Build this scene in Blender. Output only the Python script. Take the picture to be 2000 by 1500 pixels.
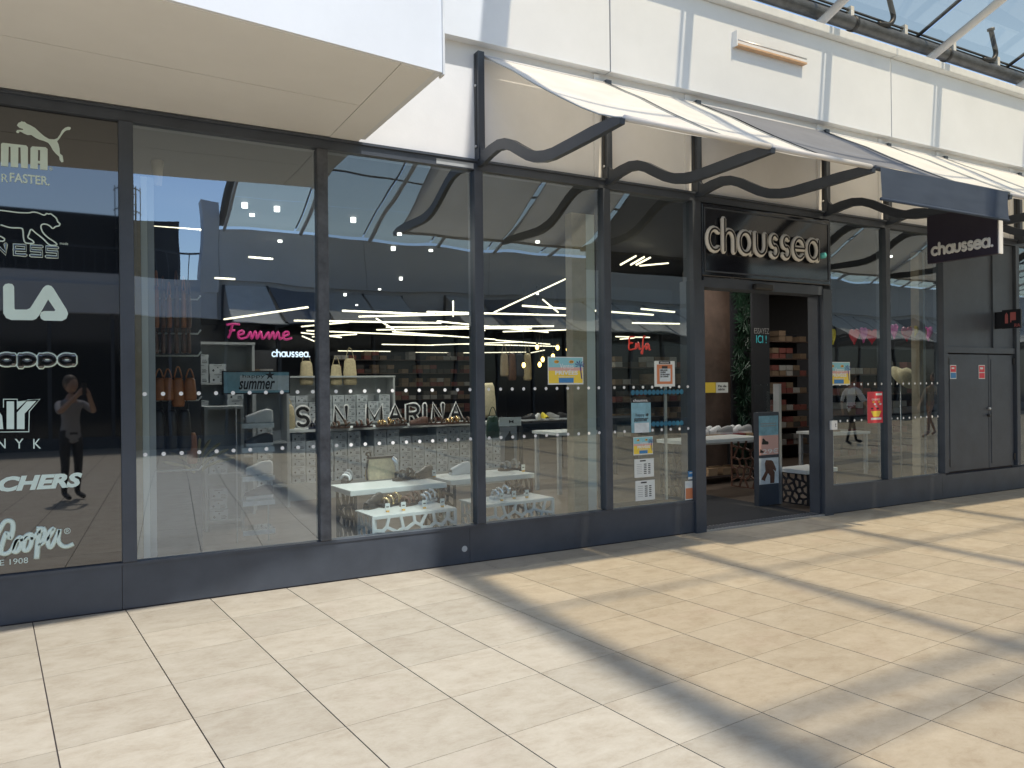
import bpy, bmesh, math, random
from mathutils import Vector, Matrix
random.seed(7)
for o in list(bpy.data.objects): bpy.data.objects.remove(o)
S = bpy.context.scene
COL = S.collection
R_ = math.radians

# ---------------------------------------------------------------- camera, sky, sun, exposure
F_PX, YAW, ROLL, H, D = 1502.0, R_(29.06), math.atan(.0102), 1.55, 6.03
FW = Vector((math.sin(YAW), math.cos(YAW), 0)); RT = Vector((math.cos(YAW), -math.sin(YAW), 0)); UP = Vector((0, 0, 1))
sr, cr = math.sin(ROLL), math.cos(ROLL)
CAM = Vector((0, -D, H))
cd = bpy.data.cameras.new('camera'); cam = bpy.data.objects.new('camera', cd); COL.objects.link(cam)
cd.sensor_width = 36; cd.sensor_fit = 'HORIZONTAL'; cd.lens = F_PX / 2000 * 36; cd.clip_start = .05; cd.clip_end = 500
ri = RT * cr - UP * sr; ui = RT * sr + UP * cr
m = Matrix((ri, ui, -FW)).transposed().to_4x4(); m.translation = CAM; cam.matrix_world = m
S.camera = cam

w = bpy.data.worlds.new('World'); S.world = w; w.use_nodes = True
wn = w.node_tree.nodes; bgn = wn['Background']; sky = wn.new('ShaderNodeTexSky'); sky.sky_type = 'NISHITA'; sky.sun_disc = False
sky.sun_elevation = R_(63.8); sky.sun_rotation = R_(170.4); sky.air_density = 1.0; sky.dust_density = .6; sky.ozone_density = 1.5
w.node_tree.links.new(sky.outputs[0], bgn.inputs[0]); bgn.inputs[1].default_value = .15
sl = bpy.data.lights.new('sun', 'SUN'); sl.energy = 2.6; sl.angle = R_(1.3); sl.color = (1, .965, .91)
so = bpy.data.objects.new('sun', sl); COL.objects.link(so)
SUNDIR = Vector((-.27, 1.593, -3.29)).normalized()
so.rotation_euler = SUNDIR.to_track_quat('-Z', 'Y').to_euler(); so.location = (0, -8, 20)
S.view_settings.view_transform = 'Standard'; S.view_settings.look = 'None'; S.view_settings.gamma = 1; S.view_settings.exposure = .72
S.render.engine = 'CYCLES'
S.cycles.max_bounces = 10; S.cycles.transparent_max_bounces = 24; S.cycles.glossy_bounces = 4; S.cycles.sample_clamp_indirect = 6
S.cycles.caustics_reflective = False; S.cycles.caustics_refractive = False

# ---------------------------------------------------------------- pixel -> place (photo is 2000 x 1500)
def ray(u, v):
    du = (u - 1000) / F_PX; dv = (750 - v) / F_PX
    a = cr * du + sr * dv; b = -sr * du + cr * dv
    return FW + RT * a + UP * b
def atY(u, v, Y=0.):
    d = ray(u, v); return CAM + d * ((Y + D) / d.y)
def atZ(u, v, Z=0.):
    d = ray(u, v); return CAM + d * ((Z - H) / d.z)
def atX(u, v, X):
    d = ray(u, v); return CAM + d * (X / d.x)
def inview(p, pad=60):
    q = p - CAM; dep = q.dot(FW)
    if dep < .3: return False
    a = q.dot(RT) / dep; b = q.z / dep
    x = 1000 + F_PX * (cr * a - sr * b); y = 750 - F_PX * (sr * a + cr * b)
    return -pad < x < 2000 + pad and -pad < y < 1500 + pad

# ---------------------------------------------------------------- materials
MATS = {}
def mat(name, col, rough=.6, metal=0., var=.0, vscale=8., bump=0., bscale=60., spec=.5, emit=None, estr=0., objvar=0., trans=0.):
    if name in MATS: return MATS[name]
    m = bpy.data.materials.new(name); m.use_nodes = True; nt = m.node_tree; b = nt.nodes['Principled BSDF']; L = nt.links.new
    b.inputs['Base Color'].default_value = (*col, 1); b.inputs['Roughness'].default_value = rough; b.inputs['Metallic'].default_value = metal
    b.inputs['Specular IOR Level'].default_value = spec
    if emit: b.inputs['Emission Color'].default_value = (*emit, 1); b.inputs['Emission Strength'].default_value = estr
    tc = nt.nodes.new('ShaderNodeTexCoord')
    if var or objvar:
        nz = nt.nodes.new('ShaderNodeTexNoise'); nz.inputs['Scale'].default_value = vscale; nz.inputs['Detail'].default_value = 6; nz.inputs['Roughness'].default_value = .65
        L(tc.outputs['Object'], nz.inputs['Vector'])
        mr = nt.nodes.new('ShaderNodeMapRange'); mr.inputs[1].default_value = .3; mr.inputs[2].default_value = .7; mr.inputs[3].default_value = 1 - var; mr.inputs[4].default_value = 1 + var
        L(nz.outputs[0], mr.inputs[0]); val = mr.outputs[0]
        if objvar:
            oi = nt.nodes.new('ShaderNodeObjectInfo'); m2 = nt.nodes.new('ShaderNodeMapRange'); m2.inputs[3].default_value = 1 - objvar; m2.inputs[4].default_value = 1 + objvar
            L(oi.outputs['Random'], m2.inputs[0]); mm = nt.nodes.new('ShaderNodeMath'); mm.operation = 'MULTIPLY'; L(val, mm.inputs[0]); L(m2.outputs[0], mm.inputs[1]); val = mm.outputs[0]
        mx = nt.nodes.new('ShaderNodeVectorMath'); mx.operation = 'SCALE'; mx.inputs[0].default_value = col; L(val, mx.inputs['Scale']); L(mx.outputs[0], b.inputs['Base Color'])
    if bump:
        n2 = nt.nodes.new('ShaderNodeTexNoise'); n2.inputs['Scale'].default_value = bscale; n2.inputs['Detail'].default_value = 4; L(tc.outputs['Object'], n2.inputs['Vector'])
        bp = nt.nodes.new('ShaderNodeBump'); bp.inputs['Strength'].default_value = bump; bp.inputs['Distance'].default_value = .01; L(n2.outputs[0], bp.inputs['Height']); L(bp.outputs[0], b.inputs['Normal'])
    MATS[name] = m; return m
def glass(name, ior, tint=(.93, .96, .95), wave=.012, rough=0.):
    m = bpy.data.materials.new(name); m.use_nodes = True; nt = m.node_tree; L = nt.links.new
    nt.nodes.remove(nt.nodes['Principled BSDF']); out = nt.nodes['Material Output']
    t = nt.nodes.new('ShaderNodeBsdfTransparent'); t.inputs[0].default_value = (*tint, 1)
    g = nt.nodes.new('ShaderNodeBsdfAnisotropic'); g.inputs['Roughness'].default_value = rough; g.inputs['Color'].default_value = (.80, .90, 1, 1)
    fr = nt.nodes.new('ShaderNodeFresnel')     # a thin pane reflects alike from both sides
    gm = nt.nodes.new('ShaderNodeNewGeometry'); io = nt.nodes.new('ShaderNodeMapRange'); io.inputs[3].default_value = ior; io.inputs[4].default_value = 1 / ior; L(gm.outputs['Backfacing'], io.inputs[0]); L(io.outputs[0], fr.inputs[0])
    mx = nt.nodes.new('ShaderNodeMixShader'); L(fr.outputs[0], mx.inputs[0]); L(t.outputs[0], mx.inputs[1]); L(g.outputs[0], mx.inputs[2]); L(mx.outputs[0], out.inputs[0])
    if wave:
        tc = nt.nodes.new('ShaderNodeTexCoord'); nz = nt.nodes.new('ShaderNodeTexNoise'); nz.inputs['Scale'].default_value = 1.3; nz.inputs['Detail'].default_value = 1; L(tc.outputs['Object'], nz.inputs['Vector'])
        bp = nt.nodes.new('ShaderNodeBump'); bp.inputs['Strength'].default_value = wave; bp.inputs['Distance'].default_value = .3; L(nz.outputs[0], bp.inputs['Height']); L(bp.outputs[0], g.inputs['Normal'])
    MATS[name] = m; return m
def fabric(name, col, tl):
    m = bpy.data.materials.new(name); m.use_nodes = True; nt = m.node_tree; L = nt.links.new
    nt.nodes.remove(nt.nodes['Principled BSDF']); out = nt.nodes['Material Output']
    d = nt.nodes.new('ShaderNodeBsdfDiffuse'); t = nt.nodes.new('ShaderNodeBsdfTranslucent')
    tc = nt.nodes.new('ShaderNodeTexCoord'); nz = nt.nodes.new('ShaderNodeTexNoise'); nz.inputs['Scale'].default_value = 3.; nz.inputs['Detail'].default_value = 7; L(tc.outputs['Object'], nz.inputs['Vector'])
    mr = nt.nodes.new('ShaderNodeMapRange'); mr.inputs[1].default_value = .3; mr.inputs[2].default_value = .7; mr.inputs[3].default_value = .92; mr.inputs[4].default_value = 1.03; L(nz.outputs[0], mr.inputs[0])
    v = nt.nodes.new('ShaderNodeVectorMath'); v.operation = 'SCALE'; v.inputs[0].default_value = col; L(mr.outputs[0], v.inputs['Scale']); L(v.outputs[0], d.inputs[0]); L(v.outputs[0], t.inputs[0])
    wv = nt.nodes.new('ShaderNodeTexNoise'); wv.inputs['Scale'].default_value = 2.2; mp = nt.nodes.new('ShaderNodeMapping'); mp.inputs['Scale'].default_value = (.5, 2.2, 2.2); L(tc.outputs['Object'], mp.inputs[0]); L(mp.outputs[0], wv.inputs['Vector'])
    bp = nt.nodes.new('ShaderNodeBump'); bp.inputs['Strength'].default_value = .35; bp.inputs['Distance'].default_value = .05; L(wv.outputs[0], bp.inputs['Height']); L(bp.outputs[0], d.inputs['Normal'])
    mx = nt.nodes.new('ShaderNodeMixShader'); mx.inputs[0].default_value = tl; L(d.outputs[0], mx.inputs[1]); L(t.outputs[0], mx.inputs[2]); L(mx.outputs[0], out.inputs[0])
    MATS[name] = m; return m
mat('anthracite', (.054, .064, .081), .45, var=.2, vscale=2.6, bump=.03, bscale=200)
mat('anthracite_worn', (.075, .080, .090), .55, var=.45, vscale=9, bump=.1, bscale=60)
mat('bracket_metal', (.040, .049, .064), .38, var=.1, vscale=6)
mat('black_glass', (.006, .007, .008), .02, spec=.5).node_tree.nodes['Principled BSDF'].inputs['IOR'].default_value = 2.2
mat('sign_black', (.010, .012, .018), .12, spec=.8)
mat('white_panel', (.76, .78, .80), .5, var=.035, vscale=1.7, bump=.04, bscale=35)
mat('cream_wall', (.81, .80, .78), .7, var=.04, vscale=2.5, bump=.06, bscale=50)
mat('soffit', (.83, .82, .79), .55, var=.035, vscale=1.2, bump=.03, bscale=40)
mat('joint_dark', (.06, .05, .055), .9)
mat('coping', (.72, .73, .72), .5, var=.07, vscale=6)
mat('decal', (.62, .75, .69), .5, var=.04, vscale=5)
mat('white', (.80, .80, .78), .45, var=.03, vscale=6)
mat('letter_white', (.72, .72, .70), .4)
mat('letter_black', (.012, .012, .014), .5)
mat('turquoise', (.12, .58, .60), .35)
mat('blade_panel', (.022, .016, .032), .35, var=.1, vscale=4)
mat('alu', (.55, .56, .57), .35, metal=.8)
mat('steel_white', (.62, .61, .60), .5, var=.05)
mat('pipe', (.09, .095, .10), .45, metal=.3, var=.35, vscale=7, bump=.1, bscale=30)
mat('rubber', (.02, .021, .023), .5)
mat('wood_strip', (.62, .40, .24), .6, var=.15, vscale=20)
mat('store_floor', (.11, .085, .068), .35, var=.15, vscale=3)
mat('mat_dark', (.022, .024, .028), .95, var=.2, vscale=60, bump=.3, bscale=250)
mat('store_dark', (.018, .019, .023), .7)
mat('store_wall', (.035, .036, .042), .7, var=.1)
mat('led', (1, .96, .85), .5, emit=(1, .87, .62), estr=1.5)
mat('spot_lit', (1, 1, 1), .5, emit=(1, .95, .85), estr=2.5)
mat('bulb', (1, .7, .25), .3, emit=(1, .62, .16), estr=5.)
mat('box', (.50, .54, .56), .65, objvar=.1, var=.03)
mat('box_ink', (.05, .055, .06), .7)
mat('box_tan', (.36, .24, .14), .7, objvar=.35, var=.05)
mat('box_red', (.28, .03, .03), .6)
mat('yellow_tag', (.85, .68, .04), .6)
mat('shelf_grey', (.42, .44, .44), .5, var=.04)
mat('table_white', (.72, .75, .73), .35, var=.03)
mat('leather_tan', (.36, .13, .045), .5, var=.2, vscale=15)
mat('leather_brown', (.12, .055, .035), .5, var=.3, vscale=15)
mat('leather_black', (.014, .013, .014), .4)
mat('navy', (.020, .026, .05), .7)
mat('shoe_brown', (.10, .06, .04), .5, objvar=.4, var=.1)
mat('shoe_white', (.75, .76, .76), .5)
mat('gold', (.75, .52, .25), .25, metal=.9)
mat('silver', (.75, .77, .78), .25, metal=.7)
mat('cream_cloth', (.85, .72, .46), .8, var=.15, vscale=30, bump=.5, bscale=80)
mat('straw', (.52, .44, .27), .85, var=.2, vscale=40, bump=.5, bscale=120)
mat('canvas_beige', (.40, .33, .24), .85, var=.12, vscale=20)
mat('oak', (.44, .36, .25), .55, var=.18, vscale=6)
mat('walnut', (.075, .05, .038), .55, var=.25, vscale=5)
mat('leaf', (.014, .042, .022), .45, objvar=.35, var=.1)
mat('leaf_dry', (.30, .27, .13), .6, objvar=.2)
mat('neon_pink', (.55, .04, .22), .4, emit=(.85, .04, .30), estr=.12)
mat('neon_red', (.75, .05, .03), .4, emit=(.9, .05, .03), estr=.18)
mat('neon_white', (.8, .85, .95), .4, emit=(.7, .85, 1), estr=.8)
mat('neon_cyan', (.05, .4, .42), .4, emit=(.05, .4, .45), estr=.15)
mat('poster_sky', (.26, .55, .60), .5); mat('poster_orange', (.80, .42, .06), .5); mat('poster_yellow', (.85, .62, .07), .5)
mat('poster_pink', (.70, .42, .36), .5); mat('poster_blue', (.05, .22, .48), .5); mat('palm_ink', (.04, .03, .22), .5)
mat('poster_terra', (.62, .22, .10), .5); mat('poster_red', (.66, .05, .07), .5); mat('paper', (.72, .75, .72), .6); mat('ink', (.03, .03, .035), .6)
mat('sea', (.22, .42, .50), .5, var=.3, vscale=7); mat('foam_print', (.62, .68, .70), .5, var=.2, vscale=9)
mat('grey_print', (.30, .30, .30), .6); mat('blue_dots', (.06, .26, .42), .6)
mat('heart_red', (.62, .03, .06), .5); mat('heart_pink', (.70, .12, .40), .5); mat('heart_yellow', (.62, .52, .05), .5)
mat('sign_red', (.42, .12, .12), .5); mat('ria_black', (.012, .014, .02), .4)
mat('skin', (.42, .26, .19), .55); mat('hair', (.10, .07, .045), .6); mat('shirt_grey', (.30, .29, .30), .8); mat('trouser_dark', (.02, .02, .025), .8)
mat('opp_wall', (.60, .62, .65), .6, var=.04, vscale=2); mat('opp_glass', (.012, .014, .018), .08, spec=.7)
mat('red_chair', (.30, .02, .02), .5)
glass('pane', 2.5, (.84, .92, .92)); glass('pane_coated', 3.3, (.84, .91, .92)); glass('inner_glass', 1.5, (.96, .98, .97), 0)
glass('roof_glass', 1.45, (.92, .80, .60), 0)
fabric('awning_white', (.86, .86, .84), .28); fabric('awning_slate', (.23, .245, .28), .12); fabric('valance_slate', (.085, .108, .15), .05)
def paving_material():
    m = bpy.data.materials.new('paving'); m.use_nodes = True; nt = m.node_tree; L = nt.links.new; b = nt.nodes['Principled BSDF']
    ge = nt.nodes.new('ShaderNodeNewGeometry'); oi = nt.nodes.new('ShaderNodeObjectInfo')
    off = nt.nodes.new('ShaderNodeVectorMath'); off.operation = 'MULTIPLY_ADD'; off.inputs[1].default_value = (1, 1, 1)
    sc = nt.nodes.new('ShaderNodeVectorMath'); sc.operation = 'SCALE'; sc.inputs[0].default_value = (31, 17, 5); L(oi.outputs['Random'], sc.inputs['Scale'])
    L(ge.outputs['Position'], off.inputs[0]); L(sc.outputs[0], off.inputs[2])
    mp = nt.nodes.new('ShaderNodeMapping'); mp.inputs['Scale'].default_value = (1, 1.5, 1); mp.inputs['Rotation'].default_value = (0, 0, .15); L(off.outputs[0], mp.inputs[0])
    n1 = nt.nodes.new('ShaderNodeTexNoise'); n1.inputs['Scale'].default_value = 5.; n1.inputs['Detail'].default_value = 12; n1.inputs['Roughness'].default_value = .78; n1.inputs['Distortion'].default_value = .25; L(mp.outputs[0], n1.inputs['Vector'])
    cr_ = nt.nodes.new('ShaderNodeValToRGB'); e = cr_.color_ramp.elements; e[0].position = .28; e[0].color = (.335, .277, .203, 1); e[1].position = .72; e[1].color = (.50, .45, .36, 1)
    k = cr_.color_ramp.elements.new(.5); k.color = (.43, .377, .292, 1); L(n1.outputs[0], cr_.inputs[0])
    # each slab its own tone
    mr = nt.nodes.new('ShaderNodeMapRange'); mr.inputs[3].default_value = .91; mr.inputs[4].default_value = 1.06; L(oi.outputs['Random'], mr.inputs[0])
    v = nt.nodes.new('ShaderNodeVectorMath'); v.operation = 'SCALE'; L(cr_.outputs[0], v.inputs[0]); L(mr.outputs[0], v.inputs['Scale'])
    # rusty stains, sparse
    n3 = nt.nodes.new('ShaderNodeTexNoise'); n3.inputs['Scale'].default_value = 1.6; n3.inputs['Detail'].default_value = 8; L(off.outputs[0], n3.inputs['Vector'])
    st = nt.nodes.new('ShaderNodeMapRange'); st.inputs[1].default_value = .60; st.inputs[2].default_value = .74; st.inputs[3].default_value = 0; st.inputs[4].default_value = .35; L(n3.outputs[0], st.inputs[0])
    mx = nt.nodes.new('ShaderNodeMix'); mx.data_type = 'RGBA'; L(st.outputs[0], mx.inputs[0]); L(v.outputs[0], mx.inputs[6]); mx.inputs[7].default_value = (.42, .33, .27, 1)
    vo = nt.nodes.new('ShaderNodeTexVoronoi'); vo.inputs['Scale'].default_value = 5.5; L(off.outputs[0], vo.inputs['Vector'])       # trodden-in gum and small dark marks
    sp_ = nt.nodes.new('ShaderNodeMapRange'); sp_.inputs[1].default_value = .035; sp_.inputs[2].default_value = .06; sp_.inputs[3].default_value = .45; sp_.inputs[4].default_value = 0; L(vo.outputs['Distance'], sp_.inputs[0])
    sel = nt.nodes.new('ShaderNodeMath'); sel.operation = 'GREATER_THAN'; sel.inputs[1].default_value = .8; sx_ = nt.nodes.new('ShaderNodeSeparateColor'); L(vo.outputs['Color'], sx_.inputs[0]); L(sx_.outputs[0], sel.inputs[0])
    ml = nt.nodes.new('ShaderNodeMath'); ml.operation = 'MULTIPLY'; L(sp_.outputs[0], ml.inputs[0]); L(sel.outputs[0], ml.inputs[1])
    m3 = nt.nodes.new('ShaderNodeMix'); m3.data_type = 'RGBA'; L(ml.outputs[0], m3.inputs[0]); L(mx.outputs[2], m3.inputs[6]); m3.inputs[7].default_value = (.16, .13, .11, 1); L(m3.outputs[2], b.inputs['Base Color'])
    b.inputs['Roughness'].default_value = .55; b.inputs['Specular IOR Level'].default_value = .35
    n2 = nt.nodes.new('ShaderNodeTexNoise'); n2.inputs['Scale'].default_value = 45; n2.inputs['Detail'].default_value = 6; L(mp.outputs[0], n2.inputs['Vector'])
    bp = nt.nodes.new('ShaderNodeBump'); bp.inputs['Strength'].default_value = .25; bp.inputs['Distance'].default_value = .006; L(n2.outputs[0], bp.inputs['Height']); L(bp.outputs[0], b.inputs['Normal'])
    MATS['paving'] = m
paving_material()

# ---------------------------------------------------------------- mesh helpers
class MB:
    def __init__(s): s.v = []; s.f = []; s.mi = []; s.m = 0; s.sm = []
    def add(s, vs, fs, smooth=False):
        n = len(s.v); s.v += [tuple(v) for v in vs]
        for f in fs: s.f.append([i + n for i in f]); s.mi.append(s.m); s.sm.append(smooth)
        return s
    def box(s, x0, x1, y0, y1, z0, z1):
        vs = [(x, y, z) for x in (x0, x1) for y in (y0, y1) for z in (z0, z1)]
        return s.add(vs, [(0, 1, 3, 2), (4, 6, 7, 5), (0, 4, 5, 1), (2, 3, 7, 6), (0, 2, 6, 4), (1, 5, 7, 3)])
    def prism(s, pts, O, A, B, N, d):
        O, A, B, N = map(Vector, (O, A, B, N)); n = len(pts)
        a = sum(pts[i][0] * pts[(i + 1) % n][1] - pts[(i + 1) % n][0] * pts[i][1] for i in range(n))
        if a < 0: pts = pts[::-1]
        f = [O + A * p[0] + B * p[1] + N * d for p in pts]; b = [O + A * p[0] + B * p[1] for p in pts]
        return s.add(f + b, [list(range(n)), list(range(2 * n - 1, n - 1, -1))] + [[i, i + n, (i + 1) % n + n, (i + 1) % n] for i in range(n)])
    def tube(s, pts, r, n=8, caps=True, flat=None, closed=False):
        pts = [Vector(p) for p in pts]; k = len(pts); rs = r if isinstance(r, (list, tuple)) else [r] * k
        vs = []; prev = None
        for i, p in enumerate(pts):
            if closed: t = pts[(i + 1) % k] - pts[i - 1]
            else: t = pts[min(i + 1, k - 1)] - pts[max(i - 1, 0)]
            t = t.normalized() if t.length > 1e-9 else Vector((0, 0, 1))
            if flat: b = Vector(flat[0]); a = t.cross(b).normalized(); kk = flat[1]
            else:
                if prev is None: ref = Vector((0, 0, 1)) if abs(t.z) < .9 else Vector((1, 0, 0)); a = t.cross(ref).normalized()
                else: a = (prev - t * prev.dot(t)).normalized()
                b = t.cross(a); kk = 1; prev = a
            for j in range(n):
                th = 2 * math.pi * j / n; vs.append(p + a * math.cos(th) * rs[i] + b * math.sin(th) * rs[i] * kk)
        fs = []
        for i in range(k if closed else k - 1):
            for j in range(n):
                i2 = (i + 1) % k; fs.append((i * n + j, i * n + (j + 1) % n, i2 * n + (j + 1) % n, i2 * n + j))
        if caps and not closed: fs += [list(range(n - 1, -1, -1)), list(range((k - 1) * n, k * n))]
        return s.add(vs, fs, True)
    def ball(s, c, r, n=8, k=5, sc=(1, 1, 1)):
        vs = []; fs = []
        for i in range(k + 1):
            ph = math.pi * i / k
            for j in range(n):
                th = 2 * math.pi * j / n; vs.append((c[0] + r * sc[0] * math.sin(ph) * math.cos(th), c[1] + r * sc[1] * math.sin(ph) * math.sin(th), c[2] + r * sc[2] * math.cos(ph)))
        for i in range(k):
            for j in range(n): fs.append((i * n + j, (i + 1) * n + j, (i + 1) * n + (j + 1) % n, i * n + (j + 1) % n))
        return s.add(vs, fs, True)
    def mesh(s, name, mats):
        me = bpy.data.meshes.new(name); me.from_pydata(s.v, [], s.f)
        for q in (mats if isinstance(mats, (list, tuple)) else [mats]): me.materials.append(MATS[q])
        for p, i, sm in zip(me.polygons, s.mi, s.sm): p.material_index = i; p.use_smooth = sm
        me.update(); return me
    def build(s, name, mats, parent=None, loc=None, rz=0):
        return put(name, s.mesh(name, mats), parent, loc, rz)
def put(name, me, parent=None, loc=None, rz=0):
    o = bpy.data.objects.new(name, me); COL.objects.link(o)
    if parent: o.parent = parent
    if loc is not None: o.location = loc
    if rz: o.rotation_euler[2] = rz
    return o
def tag(o, label, cat, group=None):
    o['label'] = label; o['category'] = cat
    if group: o['group'] = group
    return o
def thing(name, label, cat, loc=(0, 0, 0), rz=0, group=None):
    return tag(put(name, None, None, loc, rz), label, cat, group)
def structure(o): o['kind'] = 'structure'; return o
def bx(name, mt, parent, x0, x1, y0, y1, z0, z1): return MB().box(x0, x1, y0, y1, z0, z1).build(name, mt, parent)
def copy_tree(o, parent=None):
    c = o.copy(); COL.objects.link(c); c.parent = parent
    for ch in [k for k in o.children]: copy_tree(ch, c)
    return c
def bevel(o, wd=.004, seg=1):
    b = o.modifiers.new('bevel', 'BEVEL'); b.width = wd; b.segments = seg; b.limit_method = 'ANGLE'; return o

# flat frame on a surface: origin, right, up, normal
FAC = lambda y: ((0, y, 0), (1, 0, 0), (0, 0, 1), (0, -1, 0))
def text(body, rect, y, mt, parent, name='lettering', frame=None, bold=0., shear=0., depth=.0015, keep=False):
    cu = bpy.data.curves.new('t', 'FONT'); cu.body = body; cu.extrude = .01; cu.offset = bold; cu.shear = shear; cu.resolution_u = 3
    o = bpy.data.objects.new('t', cu); me = bpy.data.meshes.new_from_object(o); bpy.data.objects.remove(o)
    O, A, B, N = [Vector(q) for q in (frame or FAC(y))]
    xs = [v.co.x for v in me.vertices]; ys = [v.co.y for v in me.vertices]
    x0, x1, z0, z1 = rect; a = (x1 - x0) / (max(xs) - min(xs)); b = (z1 - z0) / (max(ys) - min(ys)); mx, my = min(xs), min(ys)
    for v in me.vertices:
        d = depth if v.co.z > 0 else 0.
        v.co = O + A * (x0 + (v.co.x - mx) * a) + B * (z0 + (v.co.y - my) * b) + N * d
    me.materials.clear(); me.materials.append(MATS[mt]); me.name = name
    return put(name, me, parent)
def arc(cx, cy, r, a0, a1, n=12, ry=None):
    return [(cx + r * math.cos(R_(a0 + (a1 - a0) * i / n)), cy + (ry or r) * math.sin(R_(a0 + (a1 - a0) * i / n))) for i in range(n + 1)]
GL = {  # stroke letters: (advance, [polylines]); x-height 1
 'c': (1.08, [arc(.5, .5, .5, 48, 312)]),
 'h': (1.06, [[(0, 0), (0, 1.5)], [(0, .4)] + arc(.42, .56, .42, 180, 0) + [(.84, 0)]]),
 'a': (1.2, [arc(.5, .5, .5, 0, 360, 18), [(1.0, 1.0), (1.0, 0)]]),
 'u': (1.06, [[(0, 1), (0, .44)] + arc(.42, .44, .42, 180, 360) + [(.84, 1)]]),
 's': (.86, [arc(.36, .74, .27, 35, 270, 10) + arc(.36, .25, .27, 90, -150, 10)]),
 'e': (1.1, [[(.03, .5), (.97, .5)] + arc(.5, .5, .5, 8, 318, 14)]),
 'p': (1.2, [[(0, 1), (0, -.35)], arc(.5, .5, .5, 0, 360, 18)]),
 'o': (1.15, [arc(.5, .5, .5, 0, 360, 18)]),
 'S': (1.0, [arc(.42, 1.1, .38, 30, 270, 10) + arc(.42, .36, .38, 90, -150, 10)]),
 'A': (1.25, [[(0, 0), (.5, 1.5), (1, 0)], [(.2, .5), (.8, .5)]]),
 'N': (1.25, [[(0, 0), (0, 1.5), (.85, 0), (.85, 1.5)]]),
 'M': (1.45, [[(0, 0), (0, 1.5), (.55, .35), (1.1, 1.5), (1.1, 0)]]),
 'R': (1.2, [[(0, 0), (0, 1.5), (.5, 1.5)] + arc(.5, 1.1, .4, 90, -90, 8) + [(0, .7)], [(.5, .7), (.9, 0)]]),
 'I': (.45, [[(0, 0), (0, 1.5)]]), ' ': (.7, []), '.': (.4, [[(.1, .02), (.14, .02)]]),
 'Q': (1.0, [[(.9, 1.5), (0, 1.5), (0, .8), (.9, .8), (.9, 0), (0, 0)]]),
 'E': (1.05, [[(.9, 0), (0, 0), (0, 1.5), (.9, 1.5), (.9, .75), (0, .75)]]),
}
def strokes(word, gap=.12):
    x = 0; out = []
    for ch in word:
        adv, ls = GL[ch]; out.append((ch, [[(p[0] + x, p[1]) for p in l] for l in ls])); x += adv + gap
    return out
def smooth(pts, n=5):
    out = []
    for i in range(len(pts) - 1):
        p0 = pts[max(i - 1, 0)]; p1 = pts[i]; p2 = pts[i + 1]; p3 = pts[min(i + 2, len(pts) - 1)]
        for k in range(n):
            t = k / n
            out.append(tuple(.5 * (2 * b + (c - a) * t + (2 * a - 5 * b + 4 * c - d) * t * t + (3 * b - a - 3 * c + d) * t ** 3) for a, b, c, d in zip(p0, p1, p2, p3)))
    return out + [pts[-1]]
def stroke_word(word, rect, frame, mt, parent, r, inner=None, r_in=0, depth=.02, name='letter', gap=.12, per_letter=True):
    O, A, B, N = [Vector(q) for q in frame]
    ls = strokes(word, gap); al = [p for _, l in ls for q in l for p in q]
    xa, xb = min(p[0] for p in al), max(p[0] for p in al); ya, yb = min(p[1] for p in al), max(p[1] for p in al)
    x0, x1, z0, z1 = rect; a = (x1 - x0 - 2 * r) / (xb - xa); b = (z1 - z0 - 2 * r) / (yb - ya)
    for ch, l in ls:
        if not l: continue
        mb = MB(); mi = MB()
        for q in l:
            P = [O + A * (x0 + r + (p[0] - xa) * a) + B * (z0 + r + (p[1] - ya) * b) for p in q]
            t0 = (P[0] - P[1]).normalized(); t1 = (P[-1] - P[-2]).normalized()
            def body(m_, rad, dp, nb):
                loop = (q[0] == q[-1]) or (P[0] - P[-1]).length < 1e-5
                if loop: m_.tube([p + N * nb for p in P[:-1]], rad, 8, flat=(N, dp / rad), closed=True)
                else:
                    rr = [rad * .45] + [rad] * len(P) + [rad * .45]
                    m_.tube([P[0] + t0 * rad * .8 + N * nb] + [p + N * nb for p in P] + [P[-1] + t1 * rad * .8 + N * nb], rr, 8, flat=(N, dp / rad))
            body(mb, r, depth, 0)
            if inner: body(mi, r_in, depth * .5, depth * .7)
        o = mb.build(name, mt, parent)
        if inner: mi.build('inline', inner, o if o.parent is None or o.parent.parent is None else parent)
def poly_decal(pts, y, mt, parent, name, depth=.0015, frame=None):
    O, A, B, N = frame or FAC(y); return MB().prism(pts, O, A, B, N, depth).build(name, mt, parent)
def px_pts(pts, y, ox=0, oy=0, k=1.):
    r = []
    for p in pts: q = atY(ox + p[0] * k, oy + p[1] * k, y); r.append((q.x, q.z))
    return r
def px_rect(u0, v0, u1, v1, y):   # photo box -> x0,x1,z0,z1 on the plane Y=y (mid heights)
    a = atY(u0, (v0 + v1) / 2, y); b = atY(u1, (v0 + v1) / 2, y); um = (u0 + u1) / 2
    return (a.x, b.x, atY(um, v1, y).z, atY(um, v0, y).z)

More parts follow.
